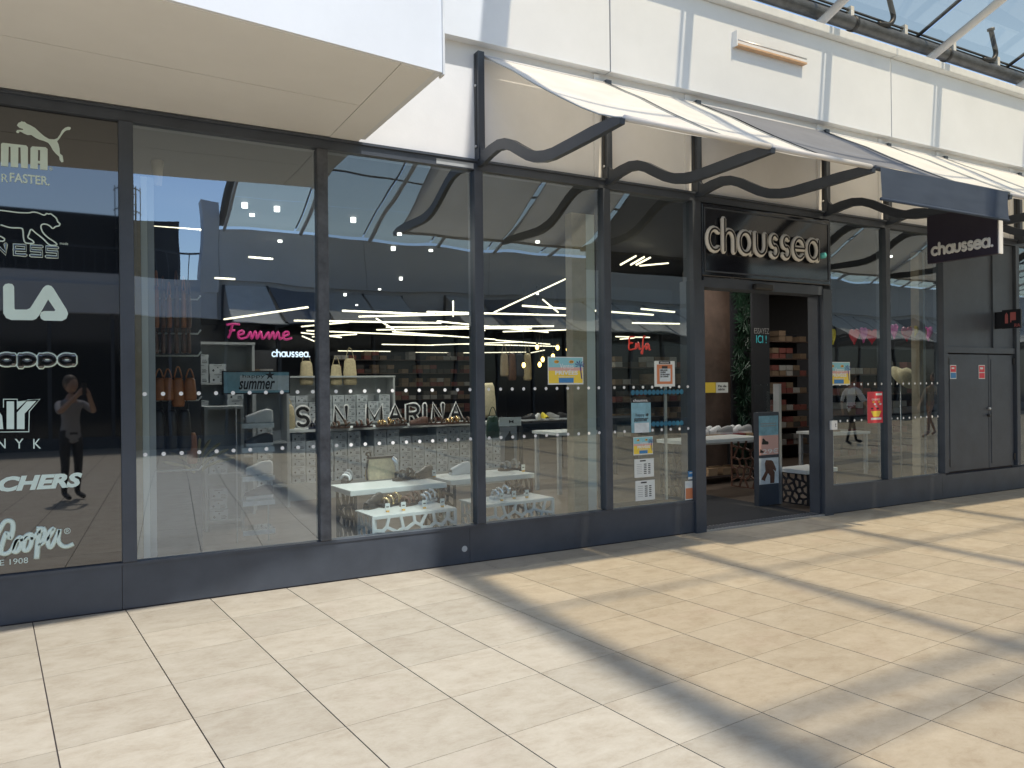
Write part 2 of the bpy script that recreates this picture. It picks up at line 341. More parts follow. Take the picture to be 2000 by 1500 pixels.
# ================================================================= GROUND
gr = structure(MB().box(-60, 80, -60, 60, -.4, -.014).build('ground', 'joint_dark'))
ANG = R_(5.2); TW, TD = .55, .50
e1 = Vector((math.cos(ANG), math.sin(ANG), 0)); e2 = Vector((math.sin(ANG), -math.cos(ANG), 0)); O0 = Vector((.235, 0, 0)) + e2 * .158
pav = structure(put('paving', None))
tile_me = MB().box(.003, TW - .003, -(TD - .002), -.002, -.03, 0).mesh('paving_slab', 'paving')
cand = []
for i in range(-50, 70):
    for j in range(-6, 36):
        p = O0 + e1 * (i * TW) + e2 * (j * TD); c = p + e1 * TW / 2 + e2 * TD / 2
        if c.y > .22 or c.y < -16.6: continue
        cand.append(((c - CAM).length if inview(c) else 99 + (c - CAM).length, i, j, p))
cand.sort(key=lambda t: t[0])
far = MB()
for n, (dd, i, j, p) in enumerate(cand):
    if n < 290 and dd < 99:
        t = put('paving_slab', tile_me, pav, p, ANG)
    else:
        q = [p + e1 * .003 + e2 * .00125, p + e1 * (TW - .003) + e2 * .00125, p + e1 * (TW - .003) + e2 * (TD - .00125), p + e1 * .003 + e2 * (TD - .00125)]
        far.add([(v.x, v.y, 0) for v in q], [(3, 2, 1, 0)])
fo = far.build('paving_slab', 'paving', pav); fo['kind'] = 'stuff'

# ================================================================= SHOPFRONT
XM = [.265, 1.645, 3.012, 4.382, 5.518, 7.505, 8.605, 9.765, 11.46]     # mullion axes
ZB, ZT = .31, 3.485
shop = thing('shopfront', 'anthracite framed glass shopfront with low metal plinth under the white fascia', 'shopfront')
for x0, x1 in ((-2.4, -1.12), (-1.117, .215), (.218, 2.9), (2.903, 5.46), (7.56, 9.69), (9.693, 11.5), (11.503, 16)):
    bx('plinth_panel', 'anthracite', shop, x0, x1, -.03, .16, .012, ZB)
bx('plinth_foot', 'joint_dark', shop, -2.4, 5.46, -.018, .1, -.01, .012); bx('plinth_foot', 'joint_dark', shop, 7.56, 16, -.018, .1, -.01, .012)
bx('sill', 'anthracite', shop, -2.4, 5.46, -.038, .06, ZB, ZB + .022); bx('sill', 'anthracite', shop, 7.56, 9.75, -.038, .06, ZB, ZB + .022)
bx('top_rail', 'anthracite', shop, -2.4, 16, -.035, .10, 3.415, ZT); bx('top_trim', 'anthracite', shop, -2.4, 16, -.055, .10, ZT, ZT + .02)
for i, x in enumerate(XM):
    if i in (4, 5): continue
    hw = .042 if i else .046
    bevel(bx('mullion', 'anthracite_worn' if i == 1 else 'anthracite', shop, x - hw, x + hw, -.05, .09, .335, 3.412))
bx('mullion', 'anthracite', shop, -1.17, -1.09, -.05, .09, .335, 3.412)
for x in (3.012, 4.382):   # scraped rail label strip left behind
    pass
bx('label_remnant', 'shelf_grey', shop, 2.62, 2.97, -.0375, -.035, 3.425, 3.47)
st_ = px_rect(901, 1066, 914, 1078, -.032); mbq = MB(); mbq.prism(arc((st_[0] + st_[1]) / 2, (st_[2] + st_[3]) / 2, .026, 0, 342, 18), (0, -.0305, 0), (1, 0, 0), (0, 0, 1), (0, -1, 0), .002); mbq.build('round_sticker', 'shelf_grey', shop)
# panes
dot_me = MB().prism(arc(0, 0, .0145, 0, 337, 14), (0, 0, 0), (1, 0, 0), (0, 0, 1), (0, -1, 0), .0012).mesh('safety_dot', 'white')
panes = []
for x0, x1, mt in ((.311, 1.603, 'pane_coated'), (1.687, 2.97, 'pane'), (3.054, 4.34, 'pane'), (4.424, 5.455, 'pane'), (7.57, 8.563, 'pane'), (8.647, 9.69, 'pane'), (11.55, 13.3, 'pane')):
    p = MB().add([(x0, 0, .333), (x1, 0, .333), (x1, 0, 3.414), (x0, 0, 3.414)], [(0, 1, 2, 3)]).build('glass_pane', mt, shop); panes.append(p)
    if x0 > 10: continue
    n = int((x1 - x0 - .05) / .121)
    for zz in (1.505, 1.075):
        for k in range(n + 1):
            put('safety_dot', dot_me, p, (x0 + .06 + k * (x1 - x0 - .1) / n, -.002, zz))
# black panel with trade marks
lp = thing('logo_window', 'black gloss window panel covered with pale green brand marks beside shopfront glass', 'window panel')
bx('panel', 'black_glass', lp, -2.3, .217, .0, .03, .333, 3.414)
Yd = -.002
k5 = dict(y=Yd, ox=0, oy=200, k=.2)
cat = [(165, 225), (180, 200), (205, 190), (212, 183), (222, 190), (240, 190), (262, 208), (300, 225), (345, 252), (385, 290), (430, 330), (480, 358), (530, 362), (560, 350), (585, 315), (605, 275), (635, 248), (665, 238), (688, 242), (692, 258), (680, 270), (650, 272), (625, 290), (600, 325), (580, 355), (558, 380), (572, 410), (582, 455), (585, 500), (610, 520), (618, 560), (620, 582), (600, 586), (582, 560), (578, 530), (545, 500), (515, 465), (490, 420), (470, 395), (425, 375), (385, 365), (345, 345), (305, 318), (270, 320), (235, 305), (205, 288), (188, 285), (186, 300), (165, 300), (158, 285), (168, 270), (200, 268), (228, 270), (222, 258), (190, 250)]
poly_decal(px_pts(cat, **k5), Yd, 'decal', lp, 'leaping_cat_mark')
poly_decal(px_pts([(10, 405), (25, 395), (255, 420), (273, 440), (272, 645), (205, 638), (200, 440), (180, 440), (178, 635), (105, 630), (103, 435), (85, 432), (80, 628), (8, 620)], **k5), Yd, 'decal', lp, 'block_letter')
poly_decal(px_pts([(298, 445), (315, 430), (445, 438), (465, 455), (465, 662), (390, 655), (390, 598), (370, 596), (370, 652), (296, 645)], **k5), Yd, 'decal', lp, 'block_letter')
poly_decal(px_pts([(372, 465), (392, 467), (390, 572), (370, 570)], **k5), Yd - .0016, 'black_glass', lp, 'letter_counter', .0006)
text('R', px_rect(3, 340, 16, 356, Yd), Yd, 'decal', lp); text('FASTER.', px_rect(19, 341, 97, 359, Yd), Yd, 'decal', lp, bold=.02)
text('®', px_rect(96, 326, 103, 333, Yd), Yd, 'decal', lp)
def line_decal(pts, r, name, ox=0, oy=0, k=.2, mt='decal', sm=True, par=None):
    P = smooth(pts) if sm else pts; W = px_pts(P, Yd, ox, oy, k)
    return MB().tube([(p[0], Yd, p[1]) for p in W], r, 6, flat=((0, -1, 0), .0016 / r)).build(name, mt, par or lp)
line_decal([(-60, 1045), (60, 1060), (180, 1075), (280, 1078), (320, 1070), (370, 1078), (430, 1100), (455, 1085), (475, 1090), (495, 1088), (520, 1105), (550, 1130), (565, 1165), (585, 1185), (575, 1205), (545, 1212), (515, 1230), (485, 1205), (450, 1190), (415, 1190), (400, 1215), (420, 1270), (470, 1320), (530, 1360), (555, 1385), (535, 1395), (480, 1388), (420, 1330), (350, 1275), (305, 1240), (285, 1280), (275, 1320), (320, 1350), (325, 1375), (250, 1370), (230, 1320), (225, 1255), (205, 1228), (100, 1222), (5, 1195)], .0045, 'lion_outline_mark', oy=200)
line_decal([(-40, 1305), (10, 1310), (45, 1335), (30, 1355), (-20, 1350)], .0045, 'lion_outline_mark', oy=200)
stroke_word('NEQQ', px_rect(-14, 476, 116, 502, Yd), FAC(Yd), 'decal', lp, .0125, 'black_glass', .0078, .002, gap=.3)
text('mode', px_rect(117, 473, 133, 478, Yd), Yd, 'decal', lp)
# rounded "LA"
poly_decal(px_pts([(30, 300), (50, 275), (85, 268), (122, 275), (138, 300), (141, 515), (150, 523), (262, 523), (295, 508), (420, 312), (445, 290), (470, 284), (500, 292), (522, 315), (652, 525), (665, 565), (648, 612), (605, 634), (430, 630), (400, 612), (390, 580), (402, 550), (430, 538), (532, 538), (540, 528), (470, 425), (382, 580), (352, 615), (318, 627), (110, 625), (60, 605), (32, 560)], Yd, 0, 500, .2), Yd, 'decal', lp, 'rounded_letter_mark')
stroke_word('appa', px_rect(-10, 687, 152, 723, Yd), FAC(Yd), 'decal', lp, .029, 'black_glass', .0205, .002, gap=.42)
for q in ([(30, 1395), (172, 1395), (172, 1420), (395, 1395), (290, 1520), (285, 1720), (0, 1722), (0, 1715), (278, 1712), (282, 1515), (385, 1402), (270, 1402), (165, 1500), (165, 1402), (38, 1402), (38, 1480), (30, 1480)], [(65, 1420), (138, 1420), (138, 1690), (65, 1690)], [(262, 1420), (355, 1415), (240, 1540), (240, 1690), (165, 1690), (165, 1530)], [(-40, 1480), (20, 1560), (32, 1690), (-60, 1690)]):
    poly_decal(px_pts(q, Yd, 0, 500, .2), Yd, 'decal', lp, 'monogram_mark')
for ch, a, b in (('N', -6, 11), ('Y', 29, 46), ('K', 65, 80)): text(ch, px_rect(a, 857, b, 876, Yd), Yd, 'decal', lp)
text('CHERS', px_rect(-4, 927, 161, 956, Yd), Yd, 'decal', lp, bold=.05, shear=.25)
line_decal([(-40, 1180), (20, 1060), (60, 1020), (110, 1030), (120, 1090), (95, 1180), (60, 1130), (20, 1240), (10, 1310), (60, 1320), (110, 1280), (150, 1200), (190, 1170), (195, 1230), (160, 1300), (125, 1290), (150, 1200), (200, 1195), (250, 1150), (290, 1150), (285, 1230), (250, 1290), (215, 1270), (240, 1170), (300, 1180), (345, 1130)], .016, 'script_mark', oy=800, k=.2133)
line_decal([(362, 1070), (350, 1200), (335, 1370)], .018, 'script_mark', oy=800, k=.2133)
line_decal([(355, 1130), (400, 1090), (410, 1160), (360, 1240), (430, 1190), (480, 1120), (490, 1090), (450, 1130), (440, 1230), (470, 1260), (520, 1160), (545, 1100), (535, 1190), (560, 1240), (610, 1255), (675, 1230)], .015, 'script_mark', oy=800, k=.2133)
text('®', px_rect(125, 1031, 138, 1043, Yd), Yd, 'decal', lp); text('E 1908', px_rect(0, 1091, 55, 1102, Yd), Yd, 'decal', lp)

# entrance: sign box, door frame
dr = thing('entrance', 'dark automatic sliding door frame with open doorway under the lit shop name box', 'doorway')
bx('door_post', 'anthracite', dr, 5.462, 5.60, -.06, .16, .0, 2.60); bx('door_post', 'anthracite', dr, 7.415, 7.556, -.06, .16, 0, 2.60)
bx('door_post', 'anthracite', dr, 5.602, 5.628, .0, .13, .02, 2.53); bx('door_post', 'anthracite', dr, 7.385, 7.412, 0, .13, .02, 2.53)
bx('door_header', 'anthracite', dr, 5.602, 7.412, -.05, .16, 2.535, 2.635)
sx = atY(1487, 553, -.07); bevel(bx('motion_sensor', 'leather_black', dr, sx.x - .13, sx.x + .16, -.11, -.052, 2.535, 2.60), .02, 2)
bx('threshold', 'alu', dr, 5.47, 7.55, -.05, .13, .001, .018)
for k in range(34): bx('threshold_rib', 'anthracite', dr, 5.66 + k * .05, 5.69 + k * .05, -.03, .11, .018, .022)
bx('mat', 'mat_dark', dr, 5.63, 7.38, .14, 1.9, .012, .02)
bx('upper_post', 'anthracite', dr, 5.462, 5.572, -.05, .1, 2.601, 3.412); bx('upper_post', 'anthracite', dr, 7.538, 7.556, -.05, .1, 2.601, 3.412)
# sliding leaves
bx('door_leaf_edge', 'alu', dr, 5.20, 5.225, .10, .12, .35, 1.55); MB().add([(4.5, .11, .03), (5.6, .11, .03), (5.6, .11, 2.5), (4.5, .11, 2.5)], [(0, 1, 2, 3)]).build('door_glass', 'inner_glass', dr)
bx('push_button', 'white', dr, 7.50, 7.60, -.085, -.06, .985, 1.09); text('t', (7.56, 7.58, 1.015, 1.06), -.0855, 'ink', dr)
sg = thing('shop_sign', 'black box sign with white outlined shop name letters and turquoise dot over the doorway', 'sign')
bevel(bx('sign_box', 'sign_black', sg, 5.575, 7.535, -.062, .1, 2.645, 3.40), .012, 2)
fr = MB(); fr.box(5.60, 7.51, -.070, -.062, 3.345, 3.36).box(5.60, 7.51, -.070, -.062, 2.69, 2.705).box(5.60, 5.615, -.070, -.062, 2.705, 3.345).box(7.495, 7.51, -.070, -.062, 2.705, 3.345); fr.build('sign_frame', 'anthracite', sg)
c0 = atY(1377, 492, -.10); c1 = atY(1380, 443, -.10); c2 = atY(1600, 508, -.10)
stroke_word('chaussea', (c0.x, c2.x, c0.z - .01, c1.z + .135), FAC(-.10), 'letter_white', sg, .035, 'letter_black', .012, .026, gap=.2)
dq = atY(1608, 499, -.10); MB().tube([(dq.x, -.062, dq.z), (dq.x, -.12, dq.z)], .033, 16).build('turquoise_dot', 'turquoise', sg)

# service cabinet right of the glass
cab = thing('service_cabinet', 'grey metal double door service cupboard between shop glass and next shop', 'cupboard')
bx('upper_panel', 'anthracite', cab, 9.82, 10.88, -.01, .1, 1.98, 3.41); bx('upper_panel', 'anthracite', cab, 10.92, 11.40, -.01, .1, 1.98, 3.41); bx('frame', 'anthracite', cab, 10.881, 10.919, -.03, .1, 1.98, 3.41)
bx('rail', 'anthracite', cab, 9.81, 11.41, -.03, .1, 1.90, 1.978); bx('frame', 'joint_dark', cab, 9.81, 11.41, .02, .1, .31, 1.90)
for a, b in ((9.84, 10.78), (10.79, 11.39)):
    d_ = bevel(bx('cabinet_door', 'anthracite', cab, a, b, -.012, .019, .34, 1.885)); bx('raised_panel', 'anthracite', d_, a + .05, b - .05, -.018, -.012, .40, 1.82)
    hx = a if a < 10 else b
    for zz in (.42, 1.75): bx('hinge', 'rubber', d_, hx - .02, hx + .02, -.03, -.0185, zz, zz + .09)
MB().tube([(10.76, -.018, 1.15), (10.76, -.05, 1.15)], .018, 10).build('lock', 'alu', cab); MB().tube([(10.76, -.018, 1.06), (10.76, -.045, 1.06)], .022, 10).build('lock', 'rubber', cab)
for u, lab in ((1861, 'red and white fire sticker with blue band on grey cupboard door'), (1917, 'red and white fire hose sticker near cupboard door edge')):
    r = px_rect(u - 5.5, 713, u + 6.5, 740, -.02); t = thing('fire_sticker', lab, 'sticker', group=None)
    bx('paper', 'paper', t, r[0], r[1], -.0215, -.0185, r[2], r[3]); bx('red_print', 'poster_red', t, r[0] + .008, r[1] - .008, -.0225, -.0216, r[2] + .09, r[3] - .01); bx('white_symbol', 'paper', t, r[0] + .03, r[1] - .045, -.0232, -.0226, r[2] + .13, r[3] - .03)
    bx('lower_band', 'poster_blue' if u < 1900 else 'poster_red', t, r[0] + .008, r[1] - .008, -.0225, -.0216, r[2] + .01, r[2] + .08)
ra = thing('hose_reel_sign', 'small black projecting fire hose sign with red pictograms and letters', 'sign')
q0 = atX(1957, 604, 11.46); q1 = atX(1994, 640, 11.46)
RX = 10.95; p0 = atX(1957, 606, RX); p1 = atX(1994, 640, RX)
bx('sign_body', 'ria_black', ra, RX, RX + .03, p1.y, p0.y, p1.z, p0.z + .0); bx('wall_arm', 'ria_black', ra, RX + .005, RX + .025, p0.y, -.012, p0.z - .25, p0.z - .02)
fX = ((RX, 0, 0), (0, -1, 0), (0, 0, 1), (-1, 0, 0)); ya, yb = -p0.y, -p1.y; hh = p0.z - p1.z
gx = lambda f: ya + (yb - ya) * f
gz = lambda f: p1.z + hh * f
MB().prism([(gx(.16), gz(.28)), (gx(.32), gz(.28)), (gx(.32), gz(.72)), (gx(.24), gz(.86)), (gx(.16), gz(.72))], *fX, .002).build('extinguisher_pictogram', 'sign_red', ra)
MB().prism([(gx(.44), gz(.32)), (gx(.50), gz(.32)), (gx(.50), gz(.42)), (gx(.74), gz(.42)), (gx(.74), gz(.85)), (gx(.44), gz(.85))], *fX, .002).build('hose_pictogram', 'sign_red', ra)
text('RIA', (gx(.66), gx(.96), gz(.06), gz(.24)), 0, 'sign_red', ra, frame=fX)

# ================================================================= UPPER FACADE
wall = thing('upper_wall', 'cream rendered wall strip between the shopfront rail and the white fascia', 'wall')
bx('render', 'cream_wall', wall, -3, 16, .0, .2, ZT + .02, 4.55)
for x in XM[3:]: bx('pilaster_strip', 'cream_wall', wall, x - .115, x - .05, -.022, 0, ZT + .022, 4.5)
fas = thing('fascia', 'white panelled fascia with coping above the row of awnings', 'fascia')
for a, b in ((.0, 4.395), (4.41, 8.615), (8.63, 12.83), (12.845, 17)): bx('fascia_panel', 'white_panel', fas, a, b, -.1, .2, 4.515, 5.47)
bx('fascia_joint', 'joint_dark', fas, 0, 17, -.07, .2, 4.53, 5.46)
for a, b in ((0, 4.395), (4.41, 8.615), (8.63, 12.83), (12.845, 17)): bevel(bx('coping', 'coping', fas, a, b, -.19, .32, 5.475, 5.575), .01)
wr = thing('wall_rail', 'thin white metal rail frame with bare wood strip fixed on the fascia', 'bracket')
a_ = atY(1432, 62, -.12); b_ = atY(1570, 118, -.12); c_ = atY(1432, 88, -.12)
MB().box(a_.x, a_.x + .014, -.17, -.1, c_.z - .02, a_.z).build('end_plate', 'white_panel', wr)
MB().tube([(a_.x + .014, -.155, a_.z - .09), (b_.x, -.155, a_.z - .09)], .008, 8).build('rail', 'alu', wr)
bx('wood_strip', 'wood_strip', wr, a_.x + .016, b_.x, -.165, -.101, c_.z - .01, c_.z + .008)
# overhanging canopy block at left
ov = thing('canopy_block', 'large white overhanging block with cream panelled soffit above the black window panel', 'canopy')
def Yo(x): return -1.84 + .123 * x       # front edge runs slightly askew to the shopfront
def slab(name, mt, x0, x1, f0, f1, z0, z1):    # f: fraction wall -> front
    P = [(x0, Yo(x0) * f0), (x1, Yo(x1) * f0), (x1, Yo(x1) * f1), (x0, Yo(x0) * f1)]
    return MB().prism(P, (0, 0, z0), (1, 0, 0), (0, 1, 0), (0, 0, 1), z1 - z0).build(name, mt, ov)
slab('soffit_panel', 'soffit', -8, 1.70, .035, .50, 3.51, 3.56); slab('soffit_panel', 'soffit', -8, 1.70, .5045, .985, 3.51, 3.56)
slab('soffit_trim', 'soffit', 1.705, 1.935, .03, .985, 3.508, 3.56); slab('soffit_backing', 'joint_dark', -8, 1.92, .04, .98, 3.53, 3.60)
MB().prism([(-8, Yo(-8)), (1.985, Yo(1.985)), (1.985, Yo(1.985) * .985), (-8, Yo(-8) * .985)], (0, 0, 3.515), (1, 0, 0), (0, 1, 0), (0, 0, 1), 3.).build('front_panel', 'white_panel', ov)
MB().prism([(1.94, Yo(1.94) * .984), (1.985, Yo(1.985) * .984), (1.975, -.102), (1.93, -.102)], (0, 0, 3.512), (1, 0, 0), (0, 1, 0), (0, 0, 1), 3.0).build('end_panel', 'white_panel', ov)
MB().prism([(1.986, Yo(1.985) - .012), (2.0, Yo(2.0) - .012), (2.0, Yo(2) + .06), (1.986, Yo(1.986) + .06)], (0, 0, 3.5), (1, 0, 0), (0, 1, 0), (0, 0, 1), 3.0).build('corner_trim', 'coping', ov)
bx('core', 'white_panel', ov, -8, 1.90, -1.6, .2, 3.62, 6.4)

# ================================================================= AWNINGS
ARM = [(-.02, 3.505), (-.12, 3.50), (-.26, 3.525), (-.40, 3.535), (-.52, 3.515), (-.64, 3.465), (-.78, 3.385), (-.89, 3.325), (-1.0, 3.28), (-1.13, 3.25), (-1.25, 3.238), (-1.48, 3.24), (-1.75, 3.245), (-1.97, 3.245), (-2.07, 3.23)]
def bracket_mesh():
    mb = MB(); P = ARM; n = len(P); wd = [.055, .055, .05, .045] + [.043] * (n - 6) + [.036, .018]
    up = []; dn = []
    for i, (y, z) in enumerate(P):
        a = P[max(i - 1, 0)]; b = P[min(i + 1, n - 1)]; t = Vector((b[0] - a[0], b[1] - a[1])).normalized(); nx = Vector((-t.y, t.x))
        if nx.y < 0: nx = -nx
        up.append((y + nx.x * wd[i], z + nx.y * wd[i])); dn.append((y - nx.x * wd[i], z - nx.y * wd[i]))
    for i in range(n - 1):
        q = [dn[i], dn[i + 1], up[i + 1], up[i]]; vs = [(s * .022, p[0], p[1]) for s in (-1, 1) for p in q]
        fs = [(0, 1, 2, 3), (7, 6, 5, 4), (1, 0, 4, 5), (3, 2, 6, 7)]
        if i == 0: fs.append((0, 3, 7, 4))
        if i == n - 2: fs.append((2, 1, 5, 6))
        mb.add(vs, fs)
    return mb.mesh('arm', 'bracket_metal')
arm_me = bracket_mesh()
strap_me = MB().box(-.03, .03, -.085, -.001, 3.50, 4.44).mesh('wall_strap', 'bracket_metal')
gus = [(-.08, 3.80), (-.082, 3.66), (-.095, 3.60), (-.13, 3.565), (-.2, 3.55), (-.2, 3.52), (-.08, 3.5)]
gus_me = MB().prism([(-p[0], p[1]) for p in gus], (-.021, 0, 0), (0, -1, 0), (0, 0, 1), (1, 0, 0), .042).mesh('gusset', 'bracket_metal')
slot_me = MB().box(-.034, -.0305, -.05, -.03, 3.6, 4.42).mesh('slot', 'rubber')
bolt_me = MB().tube([(-.03, -.04, 0), (-.042, -.04, 0)], .012, 8).mesh('bolt', 'alu')
def bracket(x, lab, opp=False):
    t = thing('awning_bracket', lab, 'bracket', (x, 0, 0), group=None)
    put('arm', arm_me, t); put('wall_strap', strap_me, t); put('gusset', gus_me, t); put('slot', slot_me, t)
    for z in (3.62, 4.15): put('bolt', bolt_me, t, (0, 0, z))
    return t
BX = [3.03, 4.395, 5.53, 7.49, 8.61, 9.765, 11.5, 12.9]
LB = ['dark wavy awning bracket at the bare white wall end of the awning row', 'dark wavy awning bracket shared by the first two white awnings', 'dark wavy awning bracket at the first letter end of the shop name box', 'dark wavy awning bracket that carries the hanging blade sign', 'dark wavy awning bracket over the mullion between the two garland panes', 'dark wavy awning bracket above the edge of the service cupboard', 'dark wavy awning bracket above the projecting fire hose sign', 'dark wavy awning bracket on the neighbouring shop']
for x, l in zip(BX, LB): bracket(x, l)
FPROF = [(-.07, 4.405), (-.32, 4.25), (-.567, 4.104), (-.82, 3.935), (-1.063, 3.781), (-1.31, 3.63), (-1.549, 3.488), (-1.76, 3.375), (-1.939, 3.30), (-2.05, 3.262)]
def awning(x0, x1, mt, lab, valance=False):
    t = thing('fabric_awning', lab, 'awning', (0, 0, 0)); mb = MB(); nx = 10; n = len(FPROF); vs = []; fs = []
    for i, (y, z) in enumerate(FPROF):
        for k in range(nx + 1):
            s = k / nx; sag = .035 * math.sin(math.pi * s) * math.sin(math.pi * i / (n - 1)); vs.append((x0 + (x1 - x0) * s, y, z - sag))
    for i in range(n - 1):
        for k in range(nx): a = i * (nx + 1) + k; fs.append((a, a + nx + 1, a + nx + 2, a + 1))
    mb.add(vs, fs, True).build('fabric', mt, t)
    MB().tube([(x0 - .01, -2.055, 3.258), (x1 + .01, -2.055, 3.258)], .021, 10).build('front_bar', 'steel_white' if mt == 'awning_white' else 'bracket_metal', t)
    MB().tube([(x0, -.05, 4.41), (x1, -.05, 4.41)], .018, 8).build('roller', 'steel_white', t)
    for x in (x0 + .006, x1 - .006): MB().tube([(x, p[0], p[1] + .003) for p in FPROF], .0055, 5).build('edge_cord', 'bracket_metal' if mt != 'awning_white' else 'shelf_grey', t)
    if valance:
        mb = MB(); vs = []; fs = []
        for i in range(6):
            for k in range(15): s = k / 14; vs.append((x0 + .02 + (x1 - x0 - .06) * s, -2.082 - .012 * math.sin(k * 1.7 + i * .4) * i / 5, 3.262 - i * .05))
        for i in range(5):
            for k in range(14): a = i * 15 + k; fs.append((a, a + 15, a + 16, a + 1))
        mb.add(vs, fs, True).build('valance', 'valance_slate', t)
        MB().tube([(x0 + .02, -2.085, 3.005), (x1 - .04, -2.085, 3.005)], .014, 8).build('hem_bar', 'valance_slate', t)
awning(3.065, 4.365, 'awning_white', 'white fabric awning beside the bare white wall panel')
awning(4.425, 5.50, 'awning_white', 'white fabric awning between the bare wall end awning and the slate one')
awning(5.575, 7.46, 'awning_slate', 'slate grey fabric awning with hanging valance over the doorway', True)
awning(7.52, 8.58, 'awning_white', 'white fabric awning next to the slate one on the blade sign side')
awning(8.64, 9.735, 'awning_white', 'white fabric awning above the glass next to the service cupboard')
awning(9.795, 11.47, 'awning_white', 'wide white fabric awning above the service cupboard')
awning(11.53, 12.87, 'awning_white', 'white fabric awning on the neighbouring shop')
# hanging blade sign
bl = thing('blade_sign', 'dark purple hanging blade sign with white shop name and pale end edge', 'sign')
BXs = 7.49; b0 = atX(1814, 516, BXs); b1 = atX(1953, 494, BXs)
bevel(bx('board', 'blade_panel', bl, BXs - .03, BXs + .03, b1.y, b0.y, b0.z, 3.20), .006)
bx('end_edge', 'white', bl, BXs - .031, BXs + .031, b1.y - .012, b1.y - .0005, b0.z, 3.20)
for y in (b0.y - .12, b1.y + .12): MB().tube([(BXs, y, 3.20), (BXs, y, 3.22)], .008, 6).build('hanger', 'alu', bl)
fB = ((BXs - .030, 0, 0), (0, -1, 0), (0, 0, 1), (-1, 0, 0))
stroke_word('chaussea.', (-b0.y + .04, -b1.y - .04, b0.z + .065, b0.z + .205), fB, 'letter_white', bl, .0145, None, 0, .004, gap=.1)

# ================================================================= ROOF OF THE ARCADE
rf = thing('glass_roof', 'pitched glazed arcade roof on white steel tubes above the fascia gutter', 'roof')
RX0, RXN, BAY = 3.3, 20, 2.1; SL = .41; RY0, RZ0, RYR = .1, 5.72, -8.2
zr = lambda y: RZ0 + (RY0 - y) * SL if y > RYR else RZ0 + (RY0 - RYR) * SL - (RYR - y) * SL
pane_n = MB().add([(0.03, 0, 0), (BAY - .03, 0, 0), (BAY - .03, -1.40, 1.40 * SL), (.03, -1.40, 1.40 * SL)], [(0, 1, 2, 3)]).mesh('roof_pane', 'roof_glass')
pane_s = MB().add([(0.03, 0, 0), (BAY - .03, 0, 0), (BAY - .03, -1.40, -1.40 * SL), (.03, -1.40, -1.40 * SL)], [(0, 1, 2, 3)]).mesh('roof_pane', 'roof_glass')
for i in range(RXN):
    for j in range(6):
        y = RY0 + .2 - j * 1.417; put('roof_pane', pane_n, rf, (RX0 + i * BAY, y, zr(y) + .36)); y2 = RYR - j * 1.408; put('roof_pane', pane_s, rf, (RX0 + i * BAY, y2, zr(y2) + .36))
for i in range(RXN + 1):
    x = RX0 + i * BAY; wdt = .12 if i == 0 else .024
    for (ya, yb) in ((RY0, RYR), (RYR, 2 * RYR - RY0)):
        y9 = ya + .2 if ya == RY0 else ya; MB().tube([(x, y9, zr(y9) + .38), (x, yb, zr(yb) + .38)], wdt, 6).build('glazing_bar', 'pipe', rf)
        if i % 1 == 0: MB().tube([(x + .06, ya, zr(ya) + .0), (x + .06, yb, zr(yb) - .0)], .052, 10).build('rafter_tube', 'steel_white', rf)
for k in (2, 4, 6):
    for sgn in (1, -1):
        y = RY0 - k * 1.408 if sgn > 0 else 2 * RYR - (RY0 - k * 1.408)
        MB().tube([(RX0 - .1, y, zr(y) + .31), (RX0 + RXN * BAY, y, zr(y) + .06)], .032 if k < 6 else .06, 6).build('purlin', 'pipe', rf)
for k in range(4): MB().box(RX0, 44, .24 - k * .03, .27 - k * .03, 5.99 + k * .028, 6.005 + k * .028).build('edge_rail', 'pipe', rf)
for i in range(16): bx('fixing_foot', 'coping', rf, 4.0 + i * 1.05, 4.06 + i * 1.05, .13, .2, 5.99, 6.12)
gp = thing('gutter_pipe', 'dark grey drain pipe running along the top of the fascia', 'pipe')
MB().tube([(3.4 + i * .5, 0.13, 5.90) for i in range(80)], .082, 14).build('pipe', 'pipe', gp)
for i in range(8): MB().tube([(4.4 + i * 1.9, 0.13, 5.90), (4.45 + i * 1.9, 0.13, 5.90)], .093, 14).build('collar', 'rubber', gp)
for (u, v, lab) in ((1722, 48, 'bent black hose rising from the drain pipe near the fascia joint'), (1925, 125, 'bent black hose rising from the drain pipe above the cupboard')):
    p = atY(u, v, .10); p.z = 5.97; hz = thing('drain_hose', lab, 'hose')
    MB().tube(smooth([(p.x - .1, .08, p.z), (p.x + .08, .06, p.z + .02), (p.x + .16, .05, p.z + .12), (p.x + .11, .05, p.z + .27), (p.x + .05, .05, p.z + .42)], 4), .032, 8).build('hose', 'rubber', hz); MB().tube([(p.x + .05, .05, p.z + .42), (p.x + .045, .05, p.z + .45)], .05, 8).build('hose_end', 'pipe', hz)

# ================================================================= OPPOSITE SIDE OF THE ARCADE (seen in the glass)
OY = -16.3
op = thing('opposite_building', 'white fasciaed shop building across the arcade with dark shop windows', 'building')
for i in range(12): bx('fascia_panel', 'opp_wall', op, 3.2 + i * 4.2, 7.385 + i * 4.2, OY - .3, OY + .1, 4.5, 5.85)
bx('wall', 'opp_wall', op, -12, 54, OY - .5, OY - .02, 3.45, 4.5); bx('shop_window', 'opp_glass', op, -12, 54, OY - .3, OY - .05, .3, 3.45)
bx('plinth', 'anthracite', op, -12, 54, OY - .3, OY + .02, 0, .3)
for i in range(47): bx('mullion', 'anthracite', op, -12 + i * 1.4, -11.92 + i * 1.4, OY - .05, OY + .03, .3, 3.45)
bx('terrace_wall', 'opp_wall', op, -12, 3.15, OY - .3, OY + .1, 3.46, 4.2); bx('end_pier', 'opp_wall', op, 2.75, 3.19, OY - .5, OY + .12, 4.2, 6.6)
